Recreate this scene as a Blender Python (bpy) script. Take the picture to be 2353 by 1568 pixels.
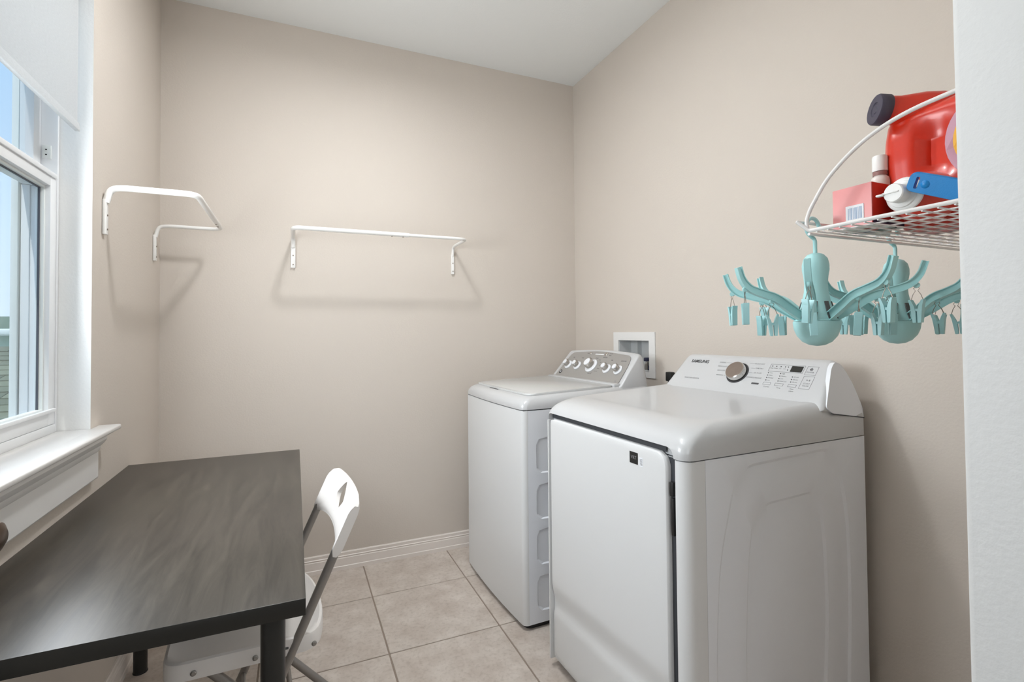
import bpy, bmesh, math, random
from mathutils import Vector, Matrix
random.seed(7)
for o in list(bpy.data.objects): bpy.data.objects.remove(o)
S = bpy.context.scene
C = S.collection
PI = math.pi
R = math.radians

# ------------------------------------------------------------------ camera
cam_d = bpy.data.cameras.new('camera'); cam = bpy.data.objects.new('camera', cam_d); C.objects.link(cam)
yaw, pitch, roll = 0.4105, 0.0207, -0.0091
cy_, sy_ = math.cos(yaw), math.sin(yaw); cp_, sp_ = math.cos(pitch), math.sin(pitch)
fw = Vector((sy_*cp_, cy_*cp_, sp_)); rt = Vector((cy_, -sy_, 0)); up = rt.cross(fw)
cr_, sr_ = math.cos(roll), math.sin(roll)
rt2 = cr_*rt + sr_*up; up2 = -sr_*rt + cr_*up
M = Matrix((rt2, up2, -fw)).transposed().to_4x4(); M.translation = Vector((0, 0, 1.22))
cam.matrix_world = M
cam_d.sensor_width = 36; cam_d.lens = 17.5457; cam_d.shift_y = -42.757/2353; cam_d.clip_start = 0.02
S.camera = cam

# ------------------------------------------------------------------ sky, sun, ceiling lamp, added fill lights, exposure
W = bpy.data.worlds.new('sky'); S.world = W; W.use_nodes = True
wn = W.node_tree.nodes; wl = W.node_tree.links
bg = wn['Background']
tcw = wn.new('ShaderNodeTexCoord'); sxyz = wn.new('ShaderNodeSeparateXYZ'); rmp = wn.new('ShaderNodeValToRGB')     # clear sky: pale at the horizon, bluer upwards
wl.new(tcw.outputs['Generated'], sxyz.inputs[0]); wl.new(sxyz.outputs['Z'], rmp.inputs[0]); wl.new(rmp.outputs[0], bg.inputs[0])
rmp.color_ramp.elements[0].position = 0.0; rmp.color_ramp.elements[0].color = (.70, .83, .97, 1)
rmp.color_ramp.elements[1].position = .45; rmp.color_ramp.elements[1].color = (.42, .66, .96, 1)
bg.inputs[1].default_value = 0.86
def light(name, kind, loc, power, size=None, size_y=None, rot=(0, 0, 0), col=(1, 1, 1), shape=None):
    l = bpy.data.lights.new(name, kind); o = bpy.data.objects.new(name, l); C.objects.link(o)
    o.location = loc; o.rotation_euler = rot; l.energy = power; l.color = col
    if kind == 'AREA':
        l.shape = shape or ('RECTANGLE' if size_y else 'DISK'); l.size = size
        if size_y: l.size_y = size_y
    return o
sun = light('sun', 'SUN', (0, 0, 8), 2.0, col=(1, .96, .9)); sun.data.angle = R(0.6)
sun.rotation_euler = Vector((.11, .42, -.9)).to_track_quat('-Z', 'Y').to_euler()
light('ceiling_lamp_light', 'AREA', (.28, 1.74, 2.675), 10.0, .17, col=(.96, .98, 1))
light('added_hall_fill', 'AREA', (.10, -.75, 1.6), 7.0, .8, 1.1, rot=(R(90), 0, 0), col=(.95, .975, 1))  # unseen fill panel added behind the camera, no lamp of the hall
fl = light('added_ceiling_bounce', 'SPOT', (.15, 1.30, 2.16), 72.0, col=(.94, .97, 1))         # added fill without a fixture, thrown up at the ceiling
fl.data.spot_size = R(118); fl.data.spot_blend = 1; fl.data.shadow_soft_size = .15; fl.rotation_euler = (PI, 0, 0)
light('added_window_fill', 'AREA', (-.61, 1.45, 1.48), 13.0, .52, .62, rot=(0, R(-90), 0), col=(.92, .965, 1))  # unseen panel added inside the window opening to boost the daylight
S.view_settings.view_transform = 'Standard'; S.view_settings.look = 'None'
S.view_settings.gamma = 1; S.view_settings.use_curve_mapping = False; S.view_settings.exposure = 0.42

# ------------------------------------------------------------------ materials
def lin(c):
    return tuple(((v/255)/12.92 if v/255 <= .04045 else ((v/255+.055)/1.055)**2.4) for v in c)
def rgba(c): return (*lin(c), 1)
def mat(name, col, rough=.5, metal=0, var=0.0, vscale=8, bump=0.0, bscale=200, coat=0, spec=.5, trans=0, stretch=None, bdist=.002):
    m = bpy.data.materials.new(name); m.use_nodes = True
    nt = m.node_tree; N = nt.nodes; L = nt.links; p = N['Principled BSDF']
    p.inputs['Base Color'].default_value = rgba(col); p.inputs['Roughness'].default_value = rough
    p.inputs['Metallic'].default_value = metal; p.inputs['Specular IOR Level'].default_value = spec
    p.inputs['Coat Weight'].default_value = coat; p.inputs['Coat Roughness'].default_value = .08
    tc = N.new('ShaderNodeTexCoord'); mp = N.new('ShaderNodeMapping'); L.new(tc.outputs['Object'], mp.inputs[0])
    if stretch: mp.inputs['Scale'].default_value = stretch
    nz = N.new('ShaderNodeTexNoise'); nz.inputs['Scale'].default_value = vscale; nz.inputs['Detail'].default_value = 5
    L.new(mp.outputs[0], nz.inputs[0])
    if var:
        mx = N.new('ShaderNodeMix'); mx.data_type = 'RGBA'
        lc = lin(col)
        mx.inputs[6].default_value = (*[v*(1-var) for v in lc], 1); mx.inputs[7].default_value = (*[min(1, v*(1+var)) for v in lc], 1)
        L.new(nz.outputs[0], mx.inputs[0]); L.new(mx.outputs[2], p.inputs['Base Color'])
    if bump:
        n2 = N.new('ShaderNodeTexNoise'); n2.inputs['Scale'].default_value = bscale; n2.inputs['Detail'].default_value = 3
        L.new(mp.outputs[0], n2.inputs[0])
        b = N.new('ShaderNodeBump'); b.inputs['Strength'].default_value = bump; b.inputs['Distance'].default_value = bdist
        L.new(n2.outputs[0], b.inputs['Height']); L.new(b.outputs[0], p.inputs['Normal'])
    return m
M_ = {}
M_['wall'] = mat('beige_wall_paint', (208, 199, 189), .75, var=.012, vscale=3, bump=.25, bscale=130)
M_['jamb'] = mat('white_wall_paint', (218, 219, 218), .6, bump=.3, bscale=120)
M_['return'] = mat('bright_white_wall_paint', (242, 242, 240), .6, bump=.3, bscale=120)
M_['sill'] = mat('white_sill_paint', (216, 214, 211), .3)
M_['ceil'] = mat('white_ceiling_paint', (234, 236, 235), .85, bump=.3, bscale=110)
M_['trim'] = mat('white_trim_paint', (232, 231, 229), .35, bump=.02, bscale=40)
M_['base'] = mat('baseboard_paint', (234, 226, 219), .4)
M_['vinyl'] = mat('white_window_vinyl', (238, 239, 240), .35)
M_['vinyl2'] = mat('grey_window_vinyl', (236, 239, 236), .4)
M_['gasket'] = mat('dark_glazing_gasket', (90, 92, 100), .6)
M_['white'] = mat('white_appliance_enamel', (199, 200, 201), .28, coat=.4)
M_['white2'] = mat('painted_white_steel', (222, 223, 223), .38)
M_['lid'] = mat('white_lid_plastic', (206, 207, 206), .2, coat=.3)
M_['side'] = mat('painted_steel_side', (236, 239, 244), .42)
M_['dark'] = mat('black_plastic', (26, 26, 25), .5)
M_['shadowgap'] = mat('dark_seam_and_gap_shade', (60, 62, 66), .6)
M_['greyp'] = mat('grey_control_panel', (164, 161, 157), .42, metal=.25)
M_['chrome'] = mat('polished_chrome', (205, 202, 198), .16, metal=1)
M_['steel'] = mat('brushed_steel_dial', (176, 164, 156), .28, metal=1, var=.05, vscale=60)
M_['knobw'] = mat('white_knob_cap', (232, 234, 238), .3)
M_['ink'] = mat('dark_grey_print', (70, 70, 72), .6)
M_['inkl'] = mat('light_grey_print', (140, 140, 142), .6)
M_['inkw'] = mat('white_print', (235, 235, 235), .6)
M_['screen'] = mat('dark_display_glass', (46, 45, 42), .2)
M_['rail'] = mat('white_powder_coat', (238, 237, 234), .32)
M_['wire'] = mat('white_wire_coating', (232, 230, 228), .38)
M_['teal'] = mat('pale_teal_plastic', (172, 220, 221), .42)
M_['tealin'] = mat('pale_teal_plastic_web', (128, 178, 178), .45)
M_['tealpeg'] = mat('pale_teal_peg_plastic', (166, 214, 217), .4)
M_['spring'] = mat('steel_spring_wire', (150, 140, 130), .3, metal=1)
M_['red'] = mat('red_bottle_plastic', (206, 46, 22), .3, coat=.15)
M_['redl'] = mat('light_red_bottle_plastic', (214, 62, 42), .3, coat=.15)
M_['endglare'] = mat('red_carton_end_with_glare', (228, 146, 144), .3, var=.06, vscale=9)  # red carton; glare on its glossy film is put into this colour
M_['redbox'] = mat('red_carton', (190, 42, 28), .4, var=.1, vscale=30)
M_['navycap'] = mat('dark_violet_cap', (62, 58, 74), .45)
M_['whitep'] = mat('white_plastic', (238, 238, 236), .35)
M_['blue'] = mat('blue_plastic', (18, 132, 204), .4, bump=.1, bscale=500)
M_['lav'] = mat('lavender_label_print', (196, 150, 168), .4)
M_['yel'] = mat('yellow_label_print', (238, 178, 50), .4)
M_['redlab'] = mat('red_label_print', (190, 40, 40), .4)
M_['sticker'] = mat('white_sticker_paper', (236, 238, 242), .6)
M_['bars'] = mat('pale_blue_barcode_print', (160, 180, 206), .6)
M_['chairw'] = mat('white_chair_plastic', (238, 234, 230), .42)
M_['tube'] = mat('grey_painted_steel_tube', (150, 146, 142), .35, metal=.6)
M_['cap'] = mat('dark_grey_rubber', (88, 90, 90), .6)
M_['legb'] = mat('black_painted_steel', (34, 34, 32), .4)
M_['bronze'] = mat('dark_bronze_metal', (96, 82, 72), .3, metal=.9)
M_['grout'] = mat('grey_brown_grout', (152, 138, 126), .85, var=.08, vscale=20)
M_['boxgrey'] = mat('grey_outlet_box_plastic', (204, 206, 206), .5)
M_['navy'] = mat('navy_valve_plastic', (34, 38, 66), .45)
M_['hose'] = mat('grey_braided_hose', (140, 136, 132), .45, metal=.4)
M_['browncap'] = mat('brown_bottle_ring', (150, 110, 104), .5)
M_['paleb'] = mat('pale_bottle_plastic', (226, 218, 212), .3)
M_['greyflap'] = mat('grey_carton_board', (128, 122, 116), .7)
M_['bolt'] = mat('zinc_bolt', (160, 158, 154), .35, metal=.9)
M_['fascia'] = mat('white_fascia_paint', (226, 230, 226), .6)
M_['mint'] = mat('pale_mint_house_wall', (176, 200, 186), .7)
M_['leafg'] = mat('grey_green_foliage', (92, 110, 88), .8, var=.4, vscale=6)
M_['grass'] = mat('lawn', (96, 118, 74), .9, var=.25, vscale=2)
M_['soffit'] = mat('roof_deck', (84, 90, 82), .9)

def node_mat(name):
    m = bpy.data.materials.new(name); m.use_nodes = True
    return m, m.node_tree.nodes, m.node_tree.links, m.node_tree.nodes['Principled BSDF']
# tiles: mottled porcelain, a little different from tile to tile
m, N, L, p = node_mat('beige_mottled_tile'); M_['tile'] = m
tc = N.new('ShaderNodeTexCoord'); oi = N.new('ShaderNodeObjectInfo'); ad = N.new('ShaderNodeVectorMath'); ad.operation = 'ADD'
sc = N.new('ShaderNodeVectorMath'); sc.operation = 'SCALE'; sc.inputs['Scale'].default_value = 13
L.new(oi.outputs['Location'], sc.inputs[0]); L.new(tc.outputs['Object'], ad.inputs[0]); L.new(sc.outputs[0], ad.inputs[1])
n1 = N.new('ShaderNodeTexNoise'); n1.inputs['Scale'].default_value = 9; n1.inputs['Detail'].default_value = 8; n1.inputs['Roughness'].default_value = .62
n2 = N.new('ShaderNodeTexNoise'); n2.inputs['Scale'].default_value = 70; n2.inputs['Detail'].default_value = 4
L.new(ad.outputs[0], n1.inputs[0]); L.new(ad.outputs[0], n2.inputs[0])
r1 = N.new('ShaderNodeValToRGB'); r1.color_ramp.elements[0].position = .3; r1.color_ramp.elements[0].color = rgba((188, 175, 164)); r1.color_ramp.elements[1].position = .72; r1.color_ramp.elements[1].color = rgba((220, 211, 202))
L.new(n1.outputs[0], r1.inputs[0])
r2 = N.new('ShaderNodeValToRGB'); r2.color_ramp.elements[0].position = .34; r2.color_ramp.elements[0].color = (.78, .76, .74, 1); r2.color_ramp.elements[1].position = .5; r2.color_ramp.elements[1].color = (1, 1, 1, 1)
L.new(n2.outputs[0], r2.inputs[0])
mx = N.new('ShaderNodeMix'); mx.data_type = 'RGBA'; mx.blend_type = 'MULTIPLY'; mx.inputs[0].default_value = .55
L.new(r1.outputs[0], mx.inputs[6]); L.new(r2.outputs[0], mx.inputs[7]); L.new(mx.outputs[2], p.inputs['Base Color'])
p.inputs['Roughness'].default_value = .5
# dark wood-grain laminate
def wood(name, a, b, rough):
    m, N, L, p = node_mat(name)
    tc = N.new('ShaderNodeTexCoord'); mp = N.new('ShaderNodeMapping'); mp.inputs['Scale'].default_value = (9, .9, 9)
    L.new(tc.outputs['Object'], mp.inputs[0])
    n1 = N.new('ShaderNodeTexNoise'); n1.inputs['Scale'].default_value = 3.2; n1.inputs['Detail'].default_value = 9; n1.inputs['Roughness'].default_value = .7; n1.inputs['Distortion'].default_value = .9
    L.new(mp.outputs[0], n1.inputs[0])
    r = N.new('ShaderNodeValToRGB'); r.color_ramp.elements[0].position = .3; r.color_ramp.elements[0].color = rgba(a); r.color_ramp.elements[1].position = .7; r.color_ramp.elements[1].color = rgba(b)
    L.new(n1.outputs[0], r.inputs[0]); L.new(r.outputs[0], p.inputs['Base Color'])
    rr = N.new('ShaderNodeMapRange'); rr.inputs[3].default_value = rough-.05; rr.inputs[4].default_value = rough+.06
    L.new(n1.outputs[0], rr.inputs[0]); L.new(rr.outputs[0], p.inputs['Roughness'])
    b_ = N.new('ShaderNodeBump'); b_.inputs['Strength'].default_value = .12; b_.inputs['Distance'].default_value = .001
    L.new(n1.outputs[0], b_.inputs['Height']); L.new(b_.outputs[0], p.inputs['Normal'])
    p.inputs['Specular IOR Level'].default_value = .6
    return m
M_['wood'] = wood('dark_wood_grain_laminate', (40, 36, 31), (76, 70, 62), .36)
M_['edge'] = mat('dark_edge_band', (32, 31, 27), .45)
# thin clear glass
m = bpy.data.materials.new('clear_window_glass'); m.use_nodes = True; N = m.node_tree.nodes; L = m.node_tree.links
N.remove(N['Principled BSDF']); out = N['Material Output']
tr = N.new('ShaderNodeBsdfTransparent'); tr.inputs[0].default_value = (.94, .97, .98, 1); gl = N.new('ShaderNodeBsdfGlossy'); gl.inputs['Roughness'].default_value = .02
fr = N.new('ShaderNodeLayerWeight'); fr.inputs[0].default_value = .5; ms = N.new('ShaderNodeMixShader')
pw = N.new('ShaderNodeMath'); pw.operation = 'POWER'; pw.inputs[1].default_value = 4; L.new(fr.outputs['Facing'], pw.inputs[0])
mr = N.new('ShaderNodeMath'); mr.operation = 'MULTIPLY_ADD'; mr.inputs[1].default_value = .3; mr.inputs[2].default_value = .03; L.new(pw.outputs[0], mr.inputs[0])
L.new(mr.outputs[0], ms.inputs[0]); L.new(tr.outputs[0], ms.inputs[1]); L.new(gl.outputs[0], ms.inputs[2]); L.new(ms.outputs[0], out.inputs[0])
M_['glass'] = m
# translucent roller blind cloth with a fine weave
m = bpy.data.materials.new('white_blind_cloth'); m.use_nodes = True; N = m.node_tree.nodes; L = m.node_tree.links
p = N['Principled BSDF']; out = N['Material Output']
tc = N.new('ShaderNodeTexCoord'); mp = N.new('ShaderNodeMapping'); mp.inputs['Scale'].default_value = (1, 6, 40); L.new(tc.outputs['Object'], mp.inputs[0])
nz = N.new('ShaderNodeTexNoise'); nz.inputs['Scale'].default_value = 14; nz.inputs['Detail'].default_value = 4; L.new(mp.outputs[0], nz.inputs[0])
rp = N.new('ShaderNodeValToRGB'); rp.color_ramp.elements[0].color = rgba((218, 219, 219)); rp.color_ramp.elements[1].color = rgba((240, 241, 241)); L.new(nz.outputs[0], rp.inputs[0])
L.new(rp.outputs[0], p.inputs['Base Color']); p.inputs['Roughness'].default_value = .8
tl = N.new('ShaderNodeBsdfTranslucent'); L.new(rp.outputs[0], tl.inputs[0]); ms = N.new('ShaderNodeMixShader'); ms.inputs[0].default_value = .45
L.new(p.outputs[0], ms.inputs[1]); L.new(tl.outputs[0], ms.inputs[2]); L.new(ms.outputs[0], out.inputs[0])
M_['blind'] = m
# asphalt shingles: each shingle object its own grey-green
m, N, L, p = node_mat('grey_green_shingle'); M_['shingle'] = m
oi = N.new('ShaderNodeObjectInfo'); rp = N.new('ShaderNodeValToRGB'); rp.color_ramp.elements[0].color = rgba((98, 102, 82)); rp.color_ramp.elements[1].color = rgba((124, 127, 104))
L.new(oi.outputs['Random'], rp.inputs[0]); L.new(rp.outputs[0], p.inputs['Base Color']); p.inputs['Roughness'].default_value = .9
# lamp diffuser
m, N, L, p = node_mat('lit_lamp_glass'); M_['lampglass'] = m
p.inputs['Emission Color'].default_value = (1, .97, .92, 1); p.inputs['Emission Strength'].default_value = 2.0
# printed carton base
m, N, L, p = node_mat('printed_carton_base'); M_['print'] = m
tc = N.new('ShaderNodeTexCoord'); v = N.new('ShaderNodeTexVoronoi'); v.inputs['Scale'].default_value = 42; L.new(tc.outputs['Object'], v.inputs[0])
rp = N.new('ShaderNodeValToRGB'); e = rp.color_ramp; e.interpolation = 'CONSTANT'
e.elements[0].color = rgba((225, 222, 215)); e.elements[1].position = .5; e.elements[1].color = rgba((60, 66, 100))
for ps, cl in ((.62, (206, 190, 70)), (.7, (226, 224, 220)), (.82, (70, 90, 84)), (.9, (190, 60, 44))):
    k = e.elements.new(ps); k.color = rgba(cl)
sp = N.new('ShaderNodeSeparateColor'); L.new(v.outputs['Color'], sp.inputs[0]); L.new(sp.outputs[0], rp.inputs[0]); L.new(rp.outputs[0], p.inputs['Base Color'])

# ------------------------------------------------------------------ mesh helpers
def link(name, bm, m=None, parent=None, smooth=35, mats=None):
    bmesh.ops.recalc_face_normals(bm, faces=bm.faces)
    me = bpy.data.meshes.new(name); bm.to_mesh(me); bm.free()
    for x in (mats or [m]): me.materials.append(M_[x] if isinstance(x, str) else x)
    if smooth:
        for f in me.polygons: f.use_smooth = True
        me.set_sharp_from_angle(angle=R(smooth))
    o = bpy.data.objects.new(name, me); C.objects.link(o)
    if parent: o.parent = parent
    return o
def box(bm, x0, x1, y0, y1, z0, z1, bev=0, seg=2):
    r = bmesh.ops.create_cube(bm, size=1)
    vs = r['verts']
    for v in vs:
        v.co = Vector(((x0+x1)/2+v.co.x*(x1-x0), (y0+y1)/2+v.co.y*(y1-y0), (z0+z1)/2+v.co.z*(z1-z0)))
    if bev:
        es = {e for v in vs for e in v.link_edges}
        bmesh.ops.bevel(bm, geom=list(es), offset=bev, segments=seg, affect='EDGES', profile=.5)
def nb(): return bmesh.new()
def bx(*a, **k):
    bm = nb(); box(bm, *a, **k); return bm
def rounded(pts, rad, seg=5, closed=False):
    P = [Vector(p) for p in pts]; n = len(P); out = []
    for i, p in enumerate(P):
        if not closed and i in (0, n-1): out.append(p); continue
        a, b = P[i-1], P[(i+1) % n]
        r = rad[i] if isinstance(rad, (list, tuple)) else rad
        da, db = (a-p), (b-p); r_ = min(r, da.length*.49, db.length*.49)
        if r_ < 1e-6: out.append(p); continue
        s, e = p+da.normalized()*r_, p+db.normalized()*r_
        for k in range(seg+1):
            t = k/seg; out.append(s*(1-t)**2+p*2*t*(1-t)+e*t*t)
    return out
def tube(bm, path, r, n=10, closed=False, cap=True, radii=None):
    P = [Vector(p) for p in path]; m = len(P); rings = []
    up_ = None
    for i in range(m):
        if closed: t = P[(i+1) % m]-P[i-1]
        else: t = P[min(i+1, m-1)]-P[max(i-1, 0)]
        t.normalize()
        if up_ is None:
            up_ = Vector((0, 0, 1)) if abs(t.z) < .9 else Vector((1, 0, 0))
        s = t.cross(up_).normalized(); up_ = s.cross(t).normalized()
        rr = radii[i] if radii else r
        rings.append([bm.verts.new(P[i]+rr*(math.cos(2*PI*k/n)*s+math.sin(2*PI*k/n)*up_)) for k in range(n)])
    for i in range(m if closed else m-1):
        a, b = rings[i], rings[(i+1) % m]
        for k in range(n): bm.faces.new((a[k], a[(k+1) % n], b[(k+1) % n], b[k]))
    if cap and not closed:
        bm.faces.new(rings[0][::-1]); bm.faces.new(rings[-1])
def lathe(bm, prof, n=24, mtx=None):
    rings = []
    for r, z in prof:
        if r < 1e-5: rings.append([bm.verts.new((0, 0, z))])
        else: rings.append([bm.verts.new((r*math.cos(2*PI*k/n), r*math.sin(2*PI*k/n), z)) for k in range(n)])
    for a, b in zip(rings, rings[1:]):
        if len(a) == 1 and len(b) == 1: continue
        for k in range(n):
            q = [a[k % len(a)], a[(k+1) % len(a)], b[(k+1) % len(b)], b[k % len(b)]]
            u = []
            for v in q:
                if v not in u: u.append(v)
            if len(u) > 2: bm.faces.new(u)
    for r in (rings[0], rings[-1]):
        if len(r) > 2: bm.faces.new(r)
    if mtx is not None:
        for rg in rings:
            for v in rg: v.co = mtx @ v.co
def axis_m(o, d):
    d = Vector(d).normalized()
    return Matrix.Translation(Vector(o)) @ d.to_track_quat('Z', 'Y').to_matrix().to_4x4()
def loft(bm, rings, closed=True, cap=True):
    V = [[bm.verts.new(p) for p in r] for r in rings]; n = len(V[0])
    for a, b in zip(V, V[1:]):
        for k in range(n if closed else n-1): bm.faces.new((a[k], a[(k+1) % n], b[(k+1) % n], b[k]))
    if cap: bm.faces.new(V[0][::-1]); bm.faces.new(V[-1])
    return V
def prism(bm, poly, a, b, axis='z'):
    """poly of 2-D points swept from a to b along an axis"""
    f = {'z': lambda p, t: (p[0], p[1], t), 'y': lambda p, t: (p[0], t, p[1]), 'x': lambda p, t: (t, p[0], p[1])}[axis]
    loft(bm, [[f(p, a) for p in poly], [f(p, b) for p in poly]])
def empty(name, loc=(0, 0, 0), rz=0):
    o = bpy.data.objects.new(name, None); C.objects.link(o); o.location = loc; o.rotation_euler = (0, 0, rz); o.empty_display_size = .1
    return o
def tag(o, label=None, cat=None, group=None, kind=None):
    if label: o['label'] = label
    if cat: o['category'] = cat
    if group: o['group'] = group
    if kind: o['kind'] = kind
    return o
def struct(o): o['kind'] = 'structure'; return o
def boolean(o, cutter, keep=False):
    md = o.modifiers.new('cut', 'BOOLEAN'); md.object = cutter; md.operation = 'DIFFERENCE'; md.solver = 'EXACT'
    dg = bpy.context.evaluated_depsgraph_get(); dg.update()
    me = bpy.data.meshes.new_from_object(o.evaluated_get(dg)); o.modifiers.clear(); o.data = me
    me.set_sharp_from_angle(angle=R(35))
    if not keep: bpy.data.objects.remove(cutter)
def text_bm(items):
    """items: (string, size, matrix) -> one bmesh of flat lettering"""
    bm = nb()
    for s, size, mt, kw in items:
        cu = bpy.data.curves.new('t', 'FONT'); cu.body = s; cu.size = size; cu.extrude = .0001; cu.resolution_u = 2
        cu.align_x = kw.get('ax', 'LEFT'); cu.align_y = 'CENTER'; cu.offset = kw.get('off', 0)
        o = bpy.data.objects.new('t', cu); C.objects.link(o)
        dg = bpy.context.evaluated_depsgraph_get(); dg.update()
        me = bpy.data.meshes.new_from_object(o.evaluated_get(dg)); me.transform(mt); bm.from_mesh(me)
        bpy.data.objects.remove(o); bpy.data.curves.remove(cu); bpy.data.meshes.remove(me)
    return bm

# ------------------------------------------------------------------ room shell
XL, XR, YB, H = -.573, 1.646, 2.76, 2.806
YF, YF0 = .33, .19                       # inner and outer face of the front wall
DX0, DX1 = -.38, .719                    # doorway
WY0, WY1, WZ0, WZ1 = .98, 1.92, .925, 2.34
bm = nb(); box(bm, XL-.19, XR+.15, YF0, YB+.13, H, H+.15); box(bm, -1.5, 2.14, -1.7, YF0, H, H+.15)
struct(link('ceiling', bm, 'ceil', smooth=0))
struct(link('wall_back', bx(XL-.2, XR+.15, YB, YB+.13, -.1, H), 'wall', smooth=0))
bm = nb()
box(bm, XL-.19, XL, YF0, WY0, -.1, H); box(bm, XL-.19, XL, WY1, YB, -.1, H)
box(bm, XL-.19, XL, WY0, WY1, -.1, WZ0); box(bm, XL-.19, XL, WY0, WY1, WZ1, H)
wl_ = struct(link('wall_left', bm, 'wall', smooth=0))
wl_.data.materials.append(M_['return'])
for f in wl_.data.polygons:                                          # the returns of the window opening are painted white
    c = f.center; n = f.normal
    if abs(n.x) < .5 and WY0-.01 < c.y < WY1+.01 and WZ0-.01 < c.z < WZ1+.01: f.material_index = 1
bm = nb(); VY0, VY1, VZ0, VZ1 = 2.037, 2.30, 1.012, 1.176            # recess of the valve box
box(bm, XR, XR+.14, YF0, VY0, -.1, H); box(bm, XR, XR+.14, VY1, YB, -.1, H)
box(bm, XR, XR+.14, VY0, VY1, -.1, VZ0); box(bm, XR, XR+.14, VY0, VY1, VZ1, H)
struct(link('wall_right', bm, 'wall', smooth=0))
bm = nb()
box(bm, DX1, XR, YF0, YF, 0, H, bev=.008, seg=3)
box(bm, XL, DX0, YF0, YF, 0, H, bev=.008, seg=3)
box(bm, DX0, DX1, YF0, YF, 2.12, H)
wf = struct(link('wall_front', bm, 'jamb'))
wf.data.materials.append(M_['wall'])
for f in wf.data.polygons:
    if f.normal.y > .9: f.material_index = 1
struct(link('wall_hall_left', bx(-1.5, -1.36, -1.7, YF0, -.1, H), 'jamb', smooth=0))
struct(link('wall_hall_right', bx(2.0, 2.14, -1.7, YF0, -.1, H), 'jamb', smooth=0))
struct(link('wall_hall_back', bx(-1.5, 2.14, -1.7, -1.56, -.1, H), 'jamb', smooth=0))
bm = nb(); box(bm, -1.5, XL-.19, YF0, YF0+.13, -.1, H+.15); box(bm, XR+.15, 2.14, YF0, YF0+.13, -.1, H+.15)
struct(link('wall_hall_front', bm, 'jamb', smooth=0))
floor = struct(link('floor', bx(-1.5, 2.14, -1.7, YB+.05, -.10, -.003), 'grout', smooth=0))
T0, TS, C0, G = 2.4109, .4525, .3303, .003
xs = [C0+TS*k for k in range(-5, 5)]; ys = [T0-TS*k for k in range(-1, 10)]
shared = {}
for i in range(len(xs)-1):
    for j in range(len(ys)-1):
        x0, x1 = max(xs[i], -1.36), min(xs[i+1], 2.0); y1, y0 = min(ys[j], YB), max(ys[j+1], -1.56)
        if y0 > YF0-.1: x0, x1 = max(x0, XL), min(x1, XR)
        if x1-x0 < .02 or y1-y0 < .02: continue
        key = (round(x1-x0, 3), round(y1-y0, 3))
        if key not in shared:
            hx, hy = (x1-x0)/2-G, (y1-y0)/2-G
            o = link('tile', bx(-hx, hx, -hy, hy, -.008, 0, bev=.0012, seg=1), 'tile', floor); shared[key] = o.data
        else:
            o = bpy.data.objects.new('tile', shared[key]); C.objects.link(o); o.parent = floor
        o.location = ((x0+x1)/2, (y0+y1)/2, 0)
# baseboards
prof = [(0, 0), (.016, 0), (.016, .019), (.013, .022), (.0125, .059), (.009, .062), (.009, .065), (.0115, .067), (.0115, .069), (.008, .072), (.009, .086), (.006, .0905), (0, .0905)]
bm = nb(); prism(bm, [(YB-d, z) for d, z in prof], XL, XR, 'x'); struct(link('baseboard_back', bm, 'base', smooth=20))
bm = nb(); prism(bm, [(XL+d, z) for d, z in prof], YF+.001, YB-.017, 'y'); struct(link('baseboard_left', bm, 'base', smooth=20))
bm = nb(); prism(bm, [(XR-d, z) for d, z in prof], YF+.017, YB-.017, 'y'); struct(link('baseboard_right', bm, 'base', smooth=20))
bm = nb(); prism(bm, [(YF+d, z) for d, z in prof], DX1+.002, XR-.017, 'x'); struct(link('baseboard_front', bm, 'base', smooth=20))

# window sill (stool) with its apron
bm = nb()
pl = [(-.655, WY0+.002), (-.655, WY1-.002), (XL+.0005, WY1-.002), (XL+.0005, 1.998), (XL+.058, 1.998), (XL+.058, .90), (XL+.0005, .90), (XL+.0005, WY0+.002)]
prism(bm, pl, .921, .937, 'z')
es = [e for e in bm.edges if all(v.co.x > XL+.05 for v in e.verts) or (all(abs(v.co.y-1.998) < 1e-4 for v in e.verts))]
bmesh.ops.bevel(bm, geom=es, offset=.006, segments=4, affect='EDGES', profile=.5)
sill = struct(link('trim_1', bm, 'sill'))
bm = nb(); ap = [(0, .786), (.016, .786), (.018, .79), (.018, .866), (.022, .872), (.024, .884), (.034, .894), (.040, .905), (.040, .9205), (0, .9205)]
prism(bm, [(XL+.0005+d, z) for d, z in ap], .985, 1.925, 'y')
link('apron', bm, 'trim', sill, smooth=25)

# window
win = struct(empty('window_1', (-.70, 1.45, WZ0)))
def wpart(name, boxes, m, parent, bev=.0015):
    bm = nb()
    for b in boxes: box(bm, b[0]+.70, b[1]+.70, b[2]-1.45, b[3]-1.45, b[4]-WZ0, b[5]-WZ0, bev=bev, seg=2)
    return link(name, bm, m, parent)
FB, FT = .937, WZ1-.001
wpart('frame', [(-.745, -.653, 1.908, WY1-.001, FB, FT), (-.745, -.653, WY0+.001, .992, FB, FT), (-.745, -.653, .992, 1.908, FT-.03, FT), (-.745, -.653, .992, 1.908, FB, .962)], 'vinyl', win)
wpart('outer_stop', [(-.745, -.729, 1.872, 1.908, .962, FT-.03), (-.745, -.729, .992, 1.028, .962, FT-.03)], 'vinyl2', win)
wpart('jamb_track', [(-.7288, -.7255, 1.888, 1.9085, .962, 1.663), (-.7255, -.7065, 1.879, 1.9085, .962, 1.663), (-.7065, -.6905, 1.884, 1.9085, .962, 1.663), (-.712, -.706, .992, 1.015, .962, FT-.03)], 'vinyl', win)
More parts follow.
